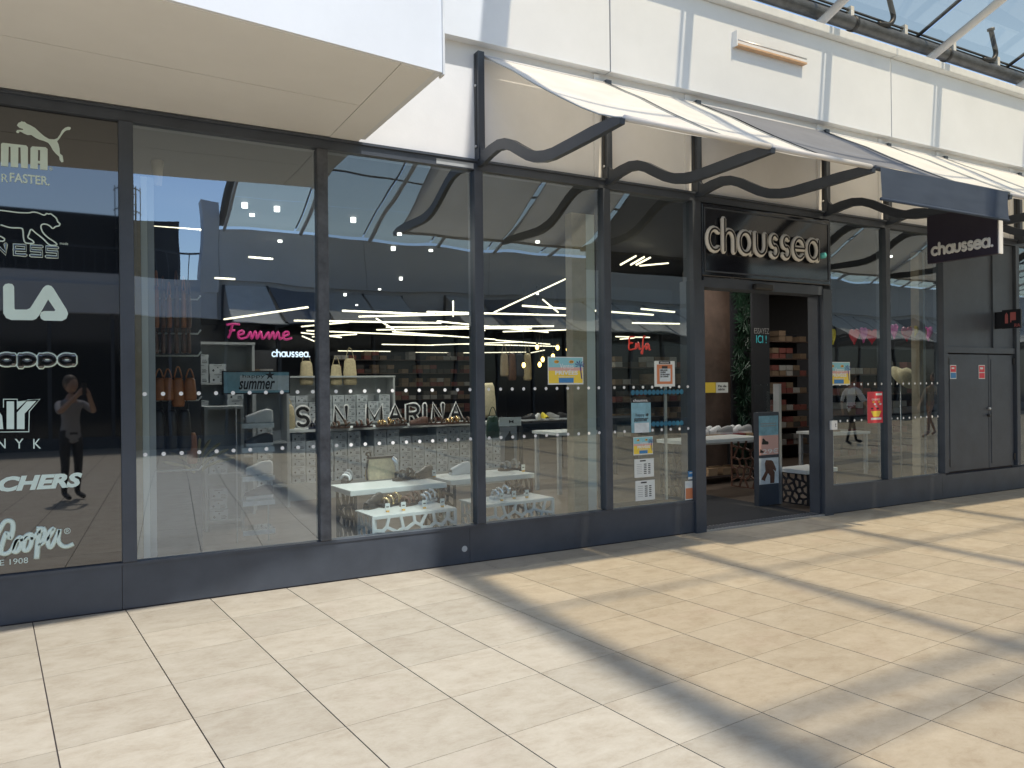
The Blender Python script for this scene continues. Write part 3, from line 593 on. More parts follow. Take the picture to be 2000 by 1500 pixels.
bx('setback_storey', 'store_wall', op, -12, 2.6, OY - 6, OY - 3.5, 4.2, 6.7); bx('core', 'store_wall', op, -12, 54, OY - 9, OY - .51, 0, 4.2)
bx('railing', 'anthracite', op, -12, 2.7, OY - .1, OY - .06, 5.15, 5.2)
for i in range(60): bx('baluster', 'anthracite', op, -12 + i * .245, -11.98 + i * .245, OY - .095, OY - .065, 4.2, 5.15)
ld = thing('caged_ladder', 'dark caged access ladder on the terrace across the arcade', 'ladder')
for s_ in (-.25, .25): MB().tube([(1.2 + s_, OY - 3.3, 4.2), (1.2 + s_, OY - 3.3, 7.6)], .03, 6).build('rail', 'pipe', ld)
for k in range(12): MB().tube([(.95, OY - 3.3, 4.4 + k * .27), (1.45, OY - 3.3, 4.4 + k * .27)], .015, 5).build('rung', 'pipe', ld)
for k in range(4): MB().tube([(1.2 + .4 * math.cos(a * .4), OY - 3.2 + .55 * math.sin(a * .4), 5.6 + k * .6) for a in range(9)], .018, 5).build('hoop', 'pipe', ld)
for a in range(1, 8, 2): MB().tube([(1.2 + .4 * math.cos(a * .4), OY - 3.2 + .55 * math.sin(a * .4), 5.6) , (1.2 + .4 * math.cos(a * .4), OY - 3.2 + .55 * math.sin(a * .4), 7.5)], .014, 5).build('cage_bar', 'pipe', ld)
OB = [3.3 + i * 1.32 for i in range(34)]
for i, x in enumerate(OB):
    t = bracket(x, 'dark wavy awning bracket on the building across the arcade'); t['group'] = 'brackets across the arcade'
    t.rotation_euler[2] = math.pi; t.location = (x, OY + .02, -.05)
for i in range(33):
    if i in (4, 17): continue
    n0 = len(COL.objects); awning(OB[i] + .03, OB[i + 1] - .03, 'awning_white' if i not in (1, 6, 14, 22) else 'awning_slate', 'fabric awning on the building across the arcade')
    t = [o for o in COL.objects if o.name.startswith('fabric_awning') and o.parent is None][-1]
    t['group'] = 'awnings across the arcade'; t.rotation_euler[2] = math.pi; t.location = (OB[i] + OB[i + 1], OY + .02, -.05)

# ================================================================= SHOP INTERIOR
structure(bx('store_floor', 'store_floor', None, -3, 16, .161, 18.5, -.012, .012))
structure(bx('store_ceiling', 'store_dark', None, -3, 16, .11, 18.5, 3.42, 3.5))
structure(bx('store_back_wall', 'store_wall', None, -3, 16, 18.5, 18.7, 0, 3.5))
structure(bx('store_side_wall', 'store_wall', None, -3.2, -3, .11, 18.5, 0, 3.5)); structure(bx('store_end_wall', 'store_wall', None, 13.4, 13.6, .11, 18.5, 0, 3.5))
# LED tubes
def led(a, b, i):
    o = MB().tube([a, b], .013, 6).build('ceiling_light_tube', 'led')
    tag(o, 'slim lit ceiling light tube hung at an angle among many inside the shop', 'light tube', 'light tubes under the shop ceiling')
rng = random.Random(23)
for i in range(30):
    v = 694 - 100 * rng.random() ** 1.25; zz = 2.5 + rng.uniform(-.04, .04); u = rng.uniform(540, 1130) if i % 6 else rng.uniform(1190, 1260)
    a = atZ(u, v, zz); ang = R_(rng.choice((-6, 4, 10, -14, 22, -30, 40, 68, 105, 130))); L_ = rng.uniform(1.2, 2.9) * (1 if i % 6 else .5)
    b = a + Vector((math.cos(ang) * L_, math.sin(ang) * L_, rng.uniform(-.04, .04)))
    if b.y < 18.3 and a.y < 18.3: led(a, b, i)
for u0, v0, u1, v1, Y in ((965, 610, 1115, 540, 5), (1130, 598, 1120, 560, 5), (1212, 517, 1242, 500, 2.2), (1232, 517, 1258, 502, 2.2), (1243, 517, 1270, 503, 2.2), (1250, 519, 1305, 514, 2.6), (885, 588, 885, 618, 6), (735, 622, 772, 645, 6), (1060, 585, 1090, 610, 5), (255, 440, 392, 449, 2.5), (420, 543, 458, 545, 4), (486, 502, 532, 506, 4)):
    a = atY(u0, v0, Y); b = atY(u1, v1, Y + .25); led(a, b, 0)
for i, (u, v) in enumerate(((478, 406), (541, 413), (690, 434), (768, 489), (783, 547), (674, 578))):
    p = atZ(u, v, 3.37)
    if not .4 < p.y < 15: p = atY(u, v, 14.6)
    t = tag(MB().tube([(p.x, p.y, p.z + .05), (p.x, p.y, p.z)], .03, 12).build('ceiling_spot', ['spot_lit']), 'round lit ceiling spot inside the shop', 'spotlight', 'round spots in the shop ceiling')
# recessed ceiling lamps: visible lit discs with their own light
for i, (x, y) in enumerate(((1.6, 2.6), (3.4, 2.9), (5.2, 2.6), (2.2, 4.0), (4.2, 3.8), (3.2, 5.6), (5.6, 5.4), (7.6, 4.6), (5.0, 8.2), (8.2, 7.6), (8.8, 2.8), (11.6, 3.4), (10.6, 1.3), (5.5, 11.2), (8.0, 12.8), (9.5, 9.8))):
    t = thing('recessed_lamp', 'recessed round ceiling lamp shining down inside the shop', 'lamp', (x, y, 3.40), group='recessed lamps in the shop ceiling')
    MB().tube([(0, 0, .02), (0, 0, -.006)], .028, 12).build('lit_disc', 'spot_lit', t)
    ld_ = bpy.data.lights.new('lamp', 'AREA'); ld_.shape = 'DISK'; ld_.size = .12; ld_.energy = 12; ld_.color = (1, .95, .88); lo = bpy.data.objects.new('lamp_light', ld_); COL.objects.link(lo); lo.parent = t; lo.location = (0, 0, -.02)
# pendants
for u, v in ((1049, 678), (1089, 679), (1109, 683), (1114, 662), (1060, 702), (1054, 712), (1023, 713), (1080, 696)):
    p = atY(u, v, 6.5); t = thing('pendant_bulb', 'amber filament bulb hanging on a thin cord above the counter', 'lamp', (p.x, p.y, p.z), group='amber pendant bulbs')
    MB().tube([(0, 0, .09), (0, 0, 3.42 - p.z)], .004, 5).build('cord', 'rubber', t); MB().ball((0, 0, 0), .035, 10, 6, (1, 1, 1.5)).build('glass_bulb', 'bulb', t); MB().tube([(0, 0, .05), (0, 0, .10)], .018, 8).build('socket', 'rubber', t)
# boxes
BW, BH, BD = .196, .112, .31
def box_mesh(ink=True, mt='box'):
    mb = MB(); mb.box(0.003, BW - .012, 0, BD, 0, BH * .70).box(.001, BW - .010, -.003, BD + .002, BH * .70, BH - .003); mb.m = 1
    if ink:
        h = BH; mb.prism([(.085, h * .60), (.095, h * .52), (.105, h * .60), (.10, h * .64), (.09, h * .64)], (0, -.001, 0), (1, 0, 0), (0, 0, 1), (0, -1, 0), .0015)
        mb.prism([(.03, h * .30), (.045, h * .45), (.06, h * .30), (.045, h * .15)], (0, -.001, 0), (1, 0, 0), (0, 0, 1), (0, -1, 0), .0012)
        for a, b, c, d in ((.115, .165, .10, .16), (.115, .17, .24, .28), (.115, .16, .36, .40), (.05, .14, .82, .86)): mb.prism([(a, h * c), (b, h * c), (b, h * d), (a, h * d)], (0, -.0035 if c > .7 else -.001, 0), (1, 0, 0), (0, 0, 1), (0, -1, 0), .0012)
    return mb.mesh('shoe_box', [mt, 'box_ink'])
boxm = box_mesh()
def boxes(x0, y, z0, cols, rows, lab, group, skip=(), rz=0, me=None):
    rg = random.Random(int(x0 * 100)); c, s = math.cos(rz), math.sin(rz)
    for i in range(cols):
        n = rows if isinstance(rows, int) else rows[i % len(rows)]
        for k in range(n):
            if (i, k) in skip: continue
            o = put('shoe_box', me or boxm, None, (x0 + i * BW * c + rg.uniform(-.004, .004), y + i * BW * s + rg.uniform(0, .015), z0 + k * BH), rz + rg.uniform(-.02, .02)); tag(o, lab, 'shoe box', group)
rzS = R_(3)
p0 = atY(538, 842, 4.4); pe = atY(985, 826, 4.7); n_ = int((pe.x - p0.x) / BW)
cn = thing('box_counter', 'white topped low shelf unit full of pale shoe boxes with outlined letters on top', 'counter', (p0.x, 4.4, 0), rzS)
CL = n_ * BW + .1; TOPZ = .965
bx('counter_top', 'table_white', cn, -.06, CL, -.06, .46, TOPZ - .035, TOPZ); bx('side_panel', 'shelf_grey', cn, -.05, -.01, -.04, .45, .01, TOPZ - .036); bx('side_panel', 'shelf_grey', cn, CL - .05, CL - .01, -.04, .45, .01, TOPZ - .036)
bx('base', 'shelf_grey', cn, -.009, CL - .051, -.02, .45, .01, .24); bx('back_panel', 'shelf_grey', cn, -.009, CL - .051, .40, .449, .241, TOPZ - .036)
boxes(p0.x + .02, 4.41, .245, n_, [6, 6, 5, 6, 6, 6, 4, 6, 6, 5, 5, 5, 6, 6, 6], 'pale grey shoe box in the low shelf unit under the outlined letters', 'boxes in the low shelf unit', rz=rzS)
fL = (Vector((p0.x, 4.42, TOPZ)), Vector((math.cos(rzS), math.sin(rzS), 0)), Vector((0, 0, 1)), Vector((math.sin(rzS), -math.cos(rzS), 0)))
lt = thing('outline_letters', 'large white outlined two word name standing on the low box shelf', 'letters')
x_s = atY(575, 800, 4.42).x - p0.x; x_e = atY(915, 800, 4.42).x - p0.x
stroke_word('SAN MARINA', (x_s, x_e, .005, .335), fL, 'letter_white', lt, .044, 'letter_black', .024, .009, gap=.26)
# tall box shelves behind
def shelf_unit(u0, u1, vtop, Y, lab, cols, rows, zb, skip=(), grp='boxes in the tall shelves'):
    a = atY(u0, vtop, Y); b = atY(u1, vtop, Y); t = thing('shelf_unit', lab, 'shelf', (a.x, Y, 0)); wd = b.x - a.x
    bx('side_panel', 'shelf_grey', t, -.03, 0, 0, .4, .012, a.z); bx('side_panel', 'shelf_grey', t, wd, wd + .03, 0, .4, .012, a.z); bx('back_panel', 'shelf_grey', t, .001, wd - .001, .36, .4, .012, a.z - .002); bx('top_board', 'shelf_grey', t, -.035, wd + .035, -.01, .41, a.z + .001, a.z + .03)
    n = int(wd / BW)
    for zz, rw in zip(zb, rows):
        bx('shelf_board', 'shelf_grey', t, .001, wd - .001, .0, .355, zz - .022, zz)
        boxes(a.x + .015, Y + .03, zz + .001, n, rw, lab.replace('shelf unit of', 'shoe box from the shelf of'), grp, skip)
shelf_unit(552, 768, 738, 6.2, 'grey shelf unit of pale boxes behind the outlined letters', 4, ([4, 3, 4, 3], [4, 4, 3, 4, 4]), (.25, .95))
shelf_unit(372, 492, 672, 3.6, 'tall grey shelf unit of pale boxes behind the hanging bags', 3, ([3, 4, 3], [2, 3, 2], [2, 1, 3], [3, 2, 1]), (.25, .72, 1.17, 1.6))
shelf_unit(405, 470, 800, 2.7, 'low grey shelf unit of pale boxes beside the palm fronds', 3, ([3, 4, 3], [2, 3, 3]), (.12, .62))
shelf_unit(500, 560, 762, 3.9, 'grey shelf unit of pale boxes behind the small beach board', 3, ([4, 3, 4], [3, 3, 2]), (.30, .85))
# dark boxed walls deep inside
boxt = box_mesh(False, 'box_tan')
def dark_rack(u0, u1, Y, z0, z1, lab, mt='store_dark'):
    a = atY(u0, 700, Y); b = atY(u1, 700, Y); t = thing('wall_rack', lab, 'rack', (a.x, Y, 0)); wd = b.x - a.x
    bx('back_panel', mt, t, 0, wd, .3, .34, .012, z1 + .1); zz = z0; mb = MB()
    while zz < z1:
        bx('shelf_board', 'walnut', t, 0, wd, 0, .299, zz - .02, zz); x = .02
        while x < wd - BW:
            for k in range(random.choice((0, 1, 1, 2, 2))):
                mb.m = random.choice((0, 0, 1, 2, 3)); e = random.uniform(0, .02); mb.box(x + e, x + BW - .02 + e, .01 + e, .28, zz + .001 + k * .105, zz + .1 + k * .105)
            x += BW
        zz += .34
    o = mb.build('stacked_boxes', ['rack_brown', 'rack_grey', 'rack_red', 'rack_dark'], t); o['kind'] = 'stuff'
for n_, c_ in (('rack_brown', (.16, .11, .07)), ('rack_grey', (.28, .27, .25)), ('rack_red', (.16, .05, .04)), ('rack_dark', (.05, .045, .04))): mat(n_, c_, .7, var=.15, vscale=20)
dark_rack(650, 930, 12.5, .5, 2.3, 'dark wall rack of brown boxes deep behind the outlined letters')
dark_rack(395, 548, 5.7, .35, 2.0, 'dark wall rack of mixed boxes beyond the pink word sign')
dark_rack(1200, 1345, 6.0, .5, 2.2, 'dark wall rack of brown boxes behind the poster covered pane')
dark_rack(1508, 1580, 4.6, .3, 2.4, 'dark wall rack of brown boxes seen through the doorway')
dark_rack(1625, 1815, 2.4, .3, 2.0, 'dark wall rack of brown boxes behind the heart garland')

# shoes
def shoe_parts():
    L = .27; foot = [(0, .030), (.03, .040), (.08, .046), (.13, .040), (.19, .034), (.24, .036), (.265, .026), (.27, .012)]
    out = [(x, -w_) for x, w_ in foot] + [(x, w_) for x, w_ in reversed(foot)]
    sole = MB().prism(out, (0, 0, 0), (1, 0, 0), (0, 1, 0), (0, 0, 1), .028)
    hs = [.035, .05, .065, .085, .10, .10, .085, .06]; up = MB(); vs = []; n = 8
    for (x, w_), h in zip(foot, hs):
        for j in range(n + 1): th = math.pi * j / n; vs.append((x, w_ * 1.0 * math.cos(th), .027 + (h - .0) * math.sin(th) ** .8))
    fs = [(i * (n + 1) + j, (i + 1) * (n + 1) + j, (i + 1) * (n + 1) + j + 1, i * (n + 1) + j + 1) for i in range(7) for j in range(n)]
    up.add(vs, [f[::-1] for f in fs], True)
    strap = MB()
    for x, w_, h in ((.05, .044, .06), (.11, .045, .075), (.20, .038, .09)):
        strap.tube([(x + .01 * math.sin(k), -w_ * math.cos(math.pi * k / 8), .022 + h * math.sin(math.pi * k / 8)) for k in range(9)], .012, 6, flat=((1, 0, 0), 1.3))
    strap.tube([(.20, -.036, .03), (.255, -.02, .075), (.265, 0, .08), (.255, .02, .075), (.20, .036, .03)], .009, 6)
    return sole, up, strap
_s, _u, _t = shoe_parts()
def shoe(u, v, Z, kind, m1, m2, rz, lab, Y=None, sc=1.):
    p = atY(u, v, Y) if Y is not None else atZ(u, v, Z); p.z = Z
    t = thing('sandal' if kind == 's' else 'shoe', lab, 'sandal' if kind == 's' else 'shoe', p, R_(rz)); t.scale = (sc,) * 3
    _s.build('sole', m1, t)
    (_t if kind == 's' else _u).build('strap' if kind == 's' else 'upper', m2, t)
for u, m1, m2, k, lab in ((447, 'shoe_white', 'shoe_white', 's', 'white strappy sandal beside the letter on the low box shelf'), (605, 'navy', 'navy', 's', 'dark blue sandal under the second outlined letter'), (645, 'shoe_brown', 'shoe_brown', 's', 'brown sandal between the two outlined words'), (690, 'shoe_brown', 'leather_brown', 's', 'brown sandal at the foot of the first letter of the second word'), (735, 'shoe_brown', 'gold', 's', 'bronze buckled sandal at the foot of the outlined letters'), (765, 'shoe_brown', 'shoe_brown', 's', 'brown flat sandal in front of the outlined letters'), (800, 'shoe_brown', 'leather_brown', 'n', 'brown shoe in front of the outlined second word'), (835, 'leather_brown', 'shoe_brown', 's', 'dark sandal near the end of the outlined second word'), (868, 'leather_brown', 'gold', 's', 'metallic sandal near the end of the outlined second word'), (900, 'shoe_brown', 'shoe_brown', 's', 'brown sandal under the last outlined letter')):
    if u < 500: continue
    shoe(u, 838, TOPZ, k, m1, m2, random.uniform(-25, 25), lab, Y=4.40)
# display tables by the glass
def voronoi_panel(W, Hh, seed, nx, nz, thick, frame, mt, name, parent):
    """fretwork sheet: web of bars between irregular openings"""
    rg = random.Random(seed); mb = MB(); pts = []
    for i in range(nx):
        for k in range(nz): pts.append(Vector((W * (i + .5 + (.25 if k % 2 else -.25) + rg.uniform(-.28, .28)) / nx, Hh * (k + .5 + rg.uniform(-.28, .28)) / nz)))
    seen = set()
    def bar(a, b, r):
        d = b - a
        if d.length < .012: return
        key = (round((a.x + b.x), 2), round((a.y + b.y), 2))
        if key in seen: return
        seen.add(key); d.normalize(); n = Vector((-d.y, d.x)) * r; a2 = a - d * r * .5; b2 = b + d * r * .5
        mb.prism([tuple(a2 - n), tuple(b2 - n), tuple(b2 + n), tuple(a2 + n)], (0, -.0001 * len(seen) % .0016, 0), (1, 0, 0), (0, 0, 1), (0, -1, 0), thick)
    for p in pts:
        cell = [Vector((0, 0)), Vector((W, 0)), Vector((W, Hh)), Vector((0, Hh))]
        for q in pts:
            if q is p or (q - p).length > .6: continue
            m_ = (p + q) / 2; d = q - p; out = []
            for i in range(len(cell)):
                A_, B_ = cell[i], cell[(i + 1) % len(cell)]; sa, sb = (A_ - m_).dot(d), (B_ - m_).dot(d)
                if sa <= 0: out.append(A_)
                if sa * sb < 0: out.append(A_ + (B_ - A_) * (sa / (sa - sb)))
            cell = out
            if len(cell) < 3: break
        for i in range(len(cell)): bar(cell[i], cell[(i + 1) % len(cell)], .0125)
    return mb.build(name, mt, parent)
def riser(x, y, W, Dp, Hh, seed, lab):
    t = thing('display_riser', lab, 'display stand', (x, y, .012), R_(4))
    MB().box(0, W, 0, Dp, Hh - .012, Hh).build('glass_top', 'table_white', t)
    f_ = voronoi_panel(W, Hh - .014, seed, 7, 4, .016, 0, 'table_white', 'fretwork_front', t); f_.location = (0, .0, 0)
    s_ = voronoi_panel(Dp - .04, Hh - .014, seed + 1, 4, 4, .018, 0, 'table_white', 'fretwork_side', t); s_.rotation_euler[2] = math.pi / 2; s_.location = (.019, .02, 0)
    s_ = voronoi_panel(Dp - .04, Hh - .014, seed + 2, 4, 4, .018, 0, 'table_white', 'fretwork_side', t); s_.rotation_euler[2] = math.pi / 2; s_.location = (W - .001, .02, 0)
def slab_table(x, y, W, Dp, Hh, lab, seed, rz=4):
    t = thing('display_table', lab, 'table', (x, y, .012), R_(rz))
    bevel(bx('table_top', 'table_white', t, 0, W, 0, Dp, Hh - .05, Hh))
    for xx in (.03, W - .05):
        l_ = voronoi_panel(Dp - .06, Hh - .052, seed, 4, 5, .02, 0, 'leather_brown' if xx > .1 else 'store_dark', 'fretwork_leg', t); l_.rotation_euler[2] = math.pi / 2; l_.location = (xx + .02, .03, 0)
        seed += 3
riser(2.10, .17, .78, .40, .44, 3, 'low white fretwork riser with metallic sandals behind the glass')
riser(3.14, .22, .80, .42, .44, 8, 'low white fretwork riser with pale sandals below the white sneaker table')
slab_table(2.06, .66, .97, .52, .60, 'white topped display table with straw handbag and sandals', 20)
slab_table(3.12, .84, 1.0, .55, .60, 'white topped display table with white sneaker behind the mullion', 30)
slab_table(6.9, 1.7, 1.5, .55, .76, 'white topped table with fretwork legs beside the security gate', 44)
slab_table(7.72, .45, .62, .45, .44, 'white fretwork table behind the pane next to the door push button', 52)
T1, T2, R1 = .612, .612, .452
shoe(672, 944, T1, 's', 'leather_black', 'shoe_white', 60, 'black and white strapped sandal at the end of the display table', sc=.95)
shoe(770, 940, T1, 's', 'leather_black', 'leather_black', 20, 'black chunky sandal in front of the straw handbag')
shoe(815, 936, T1, 'n', 'leather_black', 'leather_black', 35, 'black patent shoe beside the straw handbag')
shoe(880, 928, T2, 'n', 'shoe_white', 'shoe_white', 15, 'plain white sneaker on the rear display table')
shoe(975, 920, T2, 's', 'shoe_brown', 'grey_print', 5, 'grey sandal on the rear display table')
shoe(715, 996, R1, 'n', 'leather_black', 'leather_black', 40, 'black sandal at the near corner of the fretwork riser')
shoe(745, 992, R1, 's', 'leather_black', 'gold', 30, 'gold strapped sandal on the fretwork riser')
shoe(785, 990, R1, 's', 'shoe_brown', 'leather_brown', 30, 'dark brown sandal between gold and silver ones on the riser')
shoe(820, 985, R1, 's', 'shoe_white', 'silver', 35, 'silver white sandal on the fretwork riser')
shoe(960, 975, R1, 's', 'shoe_white', 'silver', 20, 'pale sandal on the riser below the white sneaker table')
shoe(985, 970, R1, 's', 'shoe_brown', 'shoe_brown', 20, 'taupe sandal among cards on the riser below the white sneaker table')
for i, (u, v, Z) in enumerate(((738, 930, T1), (802, 934, T1), (848, 932, T1), (757, 1000, R1), (788, 997, R1), (829, 993, R1), (864, 990, R1), (980, 978, R1), (1004, 974, R1), (1029, 972, R1), (1022, 921, T2))):
    p = atZ(u, v, Z); t = thing('price_card', 'small white price card with orange foot standing on a shoe display', 'price card', (p.x, p.y, Z), R_(5), group='price cards on the displays')
    bx('card', 'paper', t, -.022, .022, -.003, .003, .014, .075); bx('foot', 'poster_orange', t, -.012, .012, -.012, .012, 0, .0135); bx('print', 'box_ink', t, -.014, .012, -.0037, -.0031, .04, .05)
p = atZ(757, 938, T1); hb = thing('handbag', 'cream ribbed handbag with black straps on the display table', 'handbag', (p.x - .02, p.y + .16, T1), R_(6))
mb = MB(); vs = []; fs = []; n = 14
for (z, wx, wy) in ((0, .155, .055), (.06, .16, .06), (.14, .145, .05), (.20, .125, .03), (.215, .125, .02)):
    for j in range(2 * n): th = math.pi * j / n; rr = 1 + .03 * (j % 2); vs.append((wx * math.copysign(abs(math.cos(th)) ** .5, math.cos(th)), wy * rr * math.copysign(abs(math.sin(th)) ** .7, math.sin(th)), z))
for i in range(4):
    for j in range(2 * n): fs.append((i * 2 * n + j, i * 2 * n + (j + 1) % (2 * n), (i + 1) * 2 * n + (j + 1) % (2 * n), (i + 1) * 2 * n + j))
mb.add(vs, fs + [list(range(8 * n, 10 * n))], True).build('bag_body', 'cream_cloth', hb)
bx('top_band', 'leather_black', hb, -.13, .13, -.033, .033, .205, .225); MB().tube(smooth([(-.13, 0, .2), (-.165, -.04, .1), (-.165, -.06, .0)], 6), .010, 6).build('strap', 'leather_black', hb); MB().tube(smooth([(-.12, 0, .225), (-.15, 0, .26), (-.11, 0, .27), (-.10, 0, .23)], 5), .009, 6).build('ring', 'leather_black', hb)
MB().tube(smooth([(.12, -.03, .21), (.16, -.06, .15), (.17, -.06, .06)], 5), .022, 6, flat=((0, 1, 0), .25)).build('silver_scarf', 'silver', hb)
# left bay: oak post, hanging bags
po = thing('oak_post', 'pale oak faced post with glass edge just inside the coated pane', 'post', (.0, .0, 0))
a = atY(254, 700, .22); b = atY(303, 700, .22); bx('oak_face', 'oak', po, a.x - .05, b.x - .09, .20, .34, .013, 3.1); bx('pale_edge', 'paper', po, b.x - .088, b.x - .045, .20, .30, .013, 3.1); bx('glass_edge', 'shelf_grey', po, b.x - .044, b.x, .20, .23, .013, 3.1)
for u0, u1, vt, lab in ((1119, 1163, 415, 'pale oak faced post behind the private sale poster pane'), (1796, 1808, 492, 'slim pale oak post behind the pane beside the service cupboard')):
    t = thing('oak_post', lab, 'post'); a2 = atY(u0, 700, .5); b2 = atY(u1, 700, .5); zt_ = min(3.4, atY(u0, vt, .5).z); c2_ = a2.x + (b2.x - a2.x) * .62
    bx('oak_face', 'oak', t, a2.x, c2_, .5, .62, .013, zt_); bx('pale_edge', 'paper', t, c2_ + .001, b2.x, .5, .6, .013, zt_)
sp = thing('wall_lamp', 'small cream wall lamp on the oak post', 'lamp'); q = atY(308, 338, .25); MB().tube([(q.x, .25, q.z - .09), (q.x, .25, q.z + .09)], [.028, .045], 10).build('lamp_shade', 'canvas_beige', sp)
def hung(u0, v0, u1, v1, Y, mt, name, lab, cat, grp=None, hook=True):
    r = px_rect(u0, v0, u1, v1, Y); wd = r[1] - r[0]; hg = r[3] - r[2]; t = thing(name, lab, cat, ((r[0] + r[1]) / 2, Y, r[2]), group=grp)
    mb = MB(); vs = []; fs = []
    for z, k in ((0, .85), (.1, 1), (.5, .95), (.9, .8), (1, .55)):
        for j in range(12): th = math.pi * j / 6; vs.append((wd / 2 * k * math.copysign(abs(math.cos(th)) ** .6, math.cos(th)), .05 * k * math.sin(th), z * hg))
    for i in range(4):
        for j in range(12): fs.append((i * 12 + j, i * 12 + (j + 1) % 12, (i + 1) * 12 + (j + 1) % 12, (i + 1) * 12 + j))
    mb.add(vs, fs + [list(range(11, -1, -1)), list(range(48, 60))], True).build('body', mt, t)
    if hook: MB().tube(smooth([(-wd * .3, 0, hg), (-wd * .1, 0, hg * 1.35), (wd * .1, 0, hg * 1.35), (wd * .3, 0, hg)], 4), .006, 5).build('strap', mt, t)
for i, u in enumerate((305, 318, 330, 344, 358, 368)):
    hung(u - 5, 560 + (i % 3) * 8, u + 6, 640, .75, ['leather_tan', 'leather_brown'][i % 2], 'leather_belt_bag', 'narrow brown leather bag hanging from the upper hook rail', 'bag', 'bags on the upper hook rail')
    hung(u - 4, 650, u + 5, 690, .8, 'leather_brown', 'small_purse', 'small dark brown purse hanging from the second hook rail', 'purse', 'purses on the second hook rail')
for i, u in enumerate((308, 325, 345, 368)): hung(u - 10, 738, u + 16, 782 + (12 if i == 2 else 0), .7, 'leather_tan', 'tan_handbag', 'tan leather handbag hanging from the middle hook rail', 'handbag', 'tan handbags on the middle hook rail')
for i, u in enumerate((310, 335, 360)): hung(u - 14, 800, u + 14, 880, .75, 'leather_black', 'black_handbag', 'black handbag hanging low behind the oak post', 'handbag', 'black handbags on the lowest hook rail')
hung(364, 845, 386, 905, .8, 'leather_tan', 'orange_pouch', 'upright orange tan pouch beside the black handbags', 'bag', hook=False)
rk = thing('hook_rail', 'white hook rails for hanging bags behind the oak post', 'rack'); a = atY(300, 600, .85); b = atY(385, 600, .85)
bx('back_panel', 'store_wall', rk, a.x - .3, b.x + .05, 1.05, 1.09, .013, 2.9)
for v in (585, 652, 695, 782, 918): z = atY(340, v, .9).z; MB().tube([(a.x - .1, .9, z), (b.x, .82, z), (b.x + .02, .80, z + .03)], .008, 6).build('rail', 'paper', rk)
# small glass step stand with white shoes
gs = thing('shoe_step_stand', 'clear step stand with white price strips in the coated pane', 'display stand'); a = atY(472, 800, 1.6); b = atY(535, 800, 1.6)
for v in (832, 879, 935, 983, 1040):
    z = atY(505, v, 1.6).z; bx('glass_step', 'inner_glass', gs, a.x, b.x, 1.6, 1.9, z + .02, z + .03); bx('price_strip', 'foam_print', gs, a.x, b.x, 1.59, 1.598, z - .02, z + .025)
for x in (a.x, b.x): bx('upright', 'alu', gs, x - .006, x + .006, 1.9, 1.915, .013, 1.35)
for v, m_, l_ in ((832, 'shoe_white', 'white sneaker on the top step of the clear stand'), (879, 'leather_black', 'black sneaker on the second step of the clear stand'), (935, 'shoe_white', 'white running shoe on the third step of the clear stand'), (983, 'navy', 'dark shoe on the fourth step of the clear stand')):
    z = atY(505, v, 1.6).z + .031; pp = atY(480, v, 1.7); t = thing('shoe', l_, 'shoe', (pp.x, 1.72, z), R_(8)); _s.build('sole', 'shoe_white', t); _u.build('upper', m_, t)
for u0, v0, u1, v1, l_, Y in ((515, 778, 548, 800, 'folded straw bag behind the straw basket bag', 4.5), (540, 790, 577, 838, 'straw basket bag at the first letter end of the low box shelf', 4.45), (670, 700, 697, 752, 'beige knit beach bag on top of the rear shelf', 6.3), (585, 705, 612, 752, 'striped straw tote on the rear shelf', 6.3), (645, 712, 668, 752, 'second striped straw tote on the rear shelf beside the knit bag', 6.3)): hung(u0, v0, u1, v1, Y, 'straw', 'straw_bag', l_, 'bag')
for i, u in enumerate((985, 1000, 1015, 1030)): hung(u - 8, 690, u + 8, 735 + (i % 2) * 8, 7.5, ('canvas_beige', 'leather_brown', 'navy', 'straw')[i], 'hanging_tote', ('beige', 'brown', 'dark blue', 'straw')[i] + ' tote bag hanging deep inside beside the amber bulbs', 'bag')
hung(940, 748, 968, 815, 3.4, 'cream_cloth', 'tall_cream_bag', 'tall cream fringed bag beside the portrait card', 'bag', hook=False); hung(950, 812, 975, 855, 3.0, 'leaf', 'green_bag', 'green handbag below the cream fringed bag', 'handbag')
# palm and leaf decor
def fan_leaf(r, n=11):
    mb = MB()
    for k in range(n):
        a_ = math.pi * (k / (n - 1)) * 1.3 - .2; c, s = math.cos(a_), math.sin(a_); mb.add([(0, 0, 0), (c * r * .6 - s * r * .07, -.03, s * r * .6 + c * r * .07), (c * r, -.06 + .02 * (k % 2), s * r), (c * r * .6 + s * r * .07, -.03, s * r * .6 - c * r * .07)], [(0, 1, 2, 3)])
    return mb.mesh('fan_leaf', 'leaf')
fl = fan_leaf(.22); lw = thing('leaf_wall', 'vertical strip of green artificial palm leaves beside the wood panel in the doorway', 'plant wall'); a = atY(1450, 700, 3.4)
bx('backing', 'store_dark', lw, a.x - .18, a.x + .2, 3.46, 3.52, .1, 3.3); rg = random.Random(5)
for k in range(70):
    o = put('fan_leaf', fl, lw, (a.x + rg.uniform(-.17, .19), 3.43 - rg.uniform(0, .12), .2 + 3.0 * k / 70)); o.rotation_euler = (rg.uniform(-.5, .3), rg.uniform(-3.1, 3.1), rg.uniform(-.4, .4)); o.scale = (rg.uniform(.7, 1.3),) * 3
wp = tag(bx('wood_panel', 'walnut', None, atY(1340, 700, 3.5).x, atY(1437, 700, 3.5).x, 3.5, 3.56, .013, 3.35), 'dark walnut wall panel standing inside the doorway', 'wall panel')
pl = thing('palm_plant', 'dry palm fronds behind the hanging bags', 'plant'); c_ = atY(385, 860, 1.1)
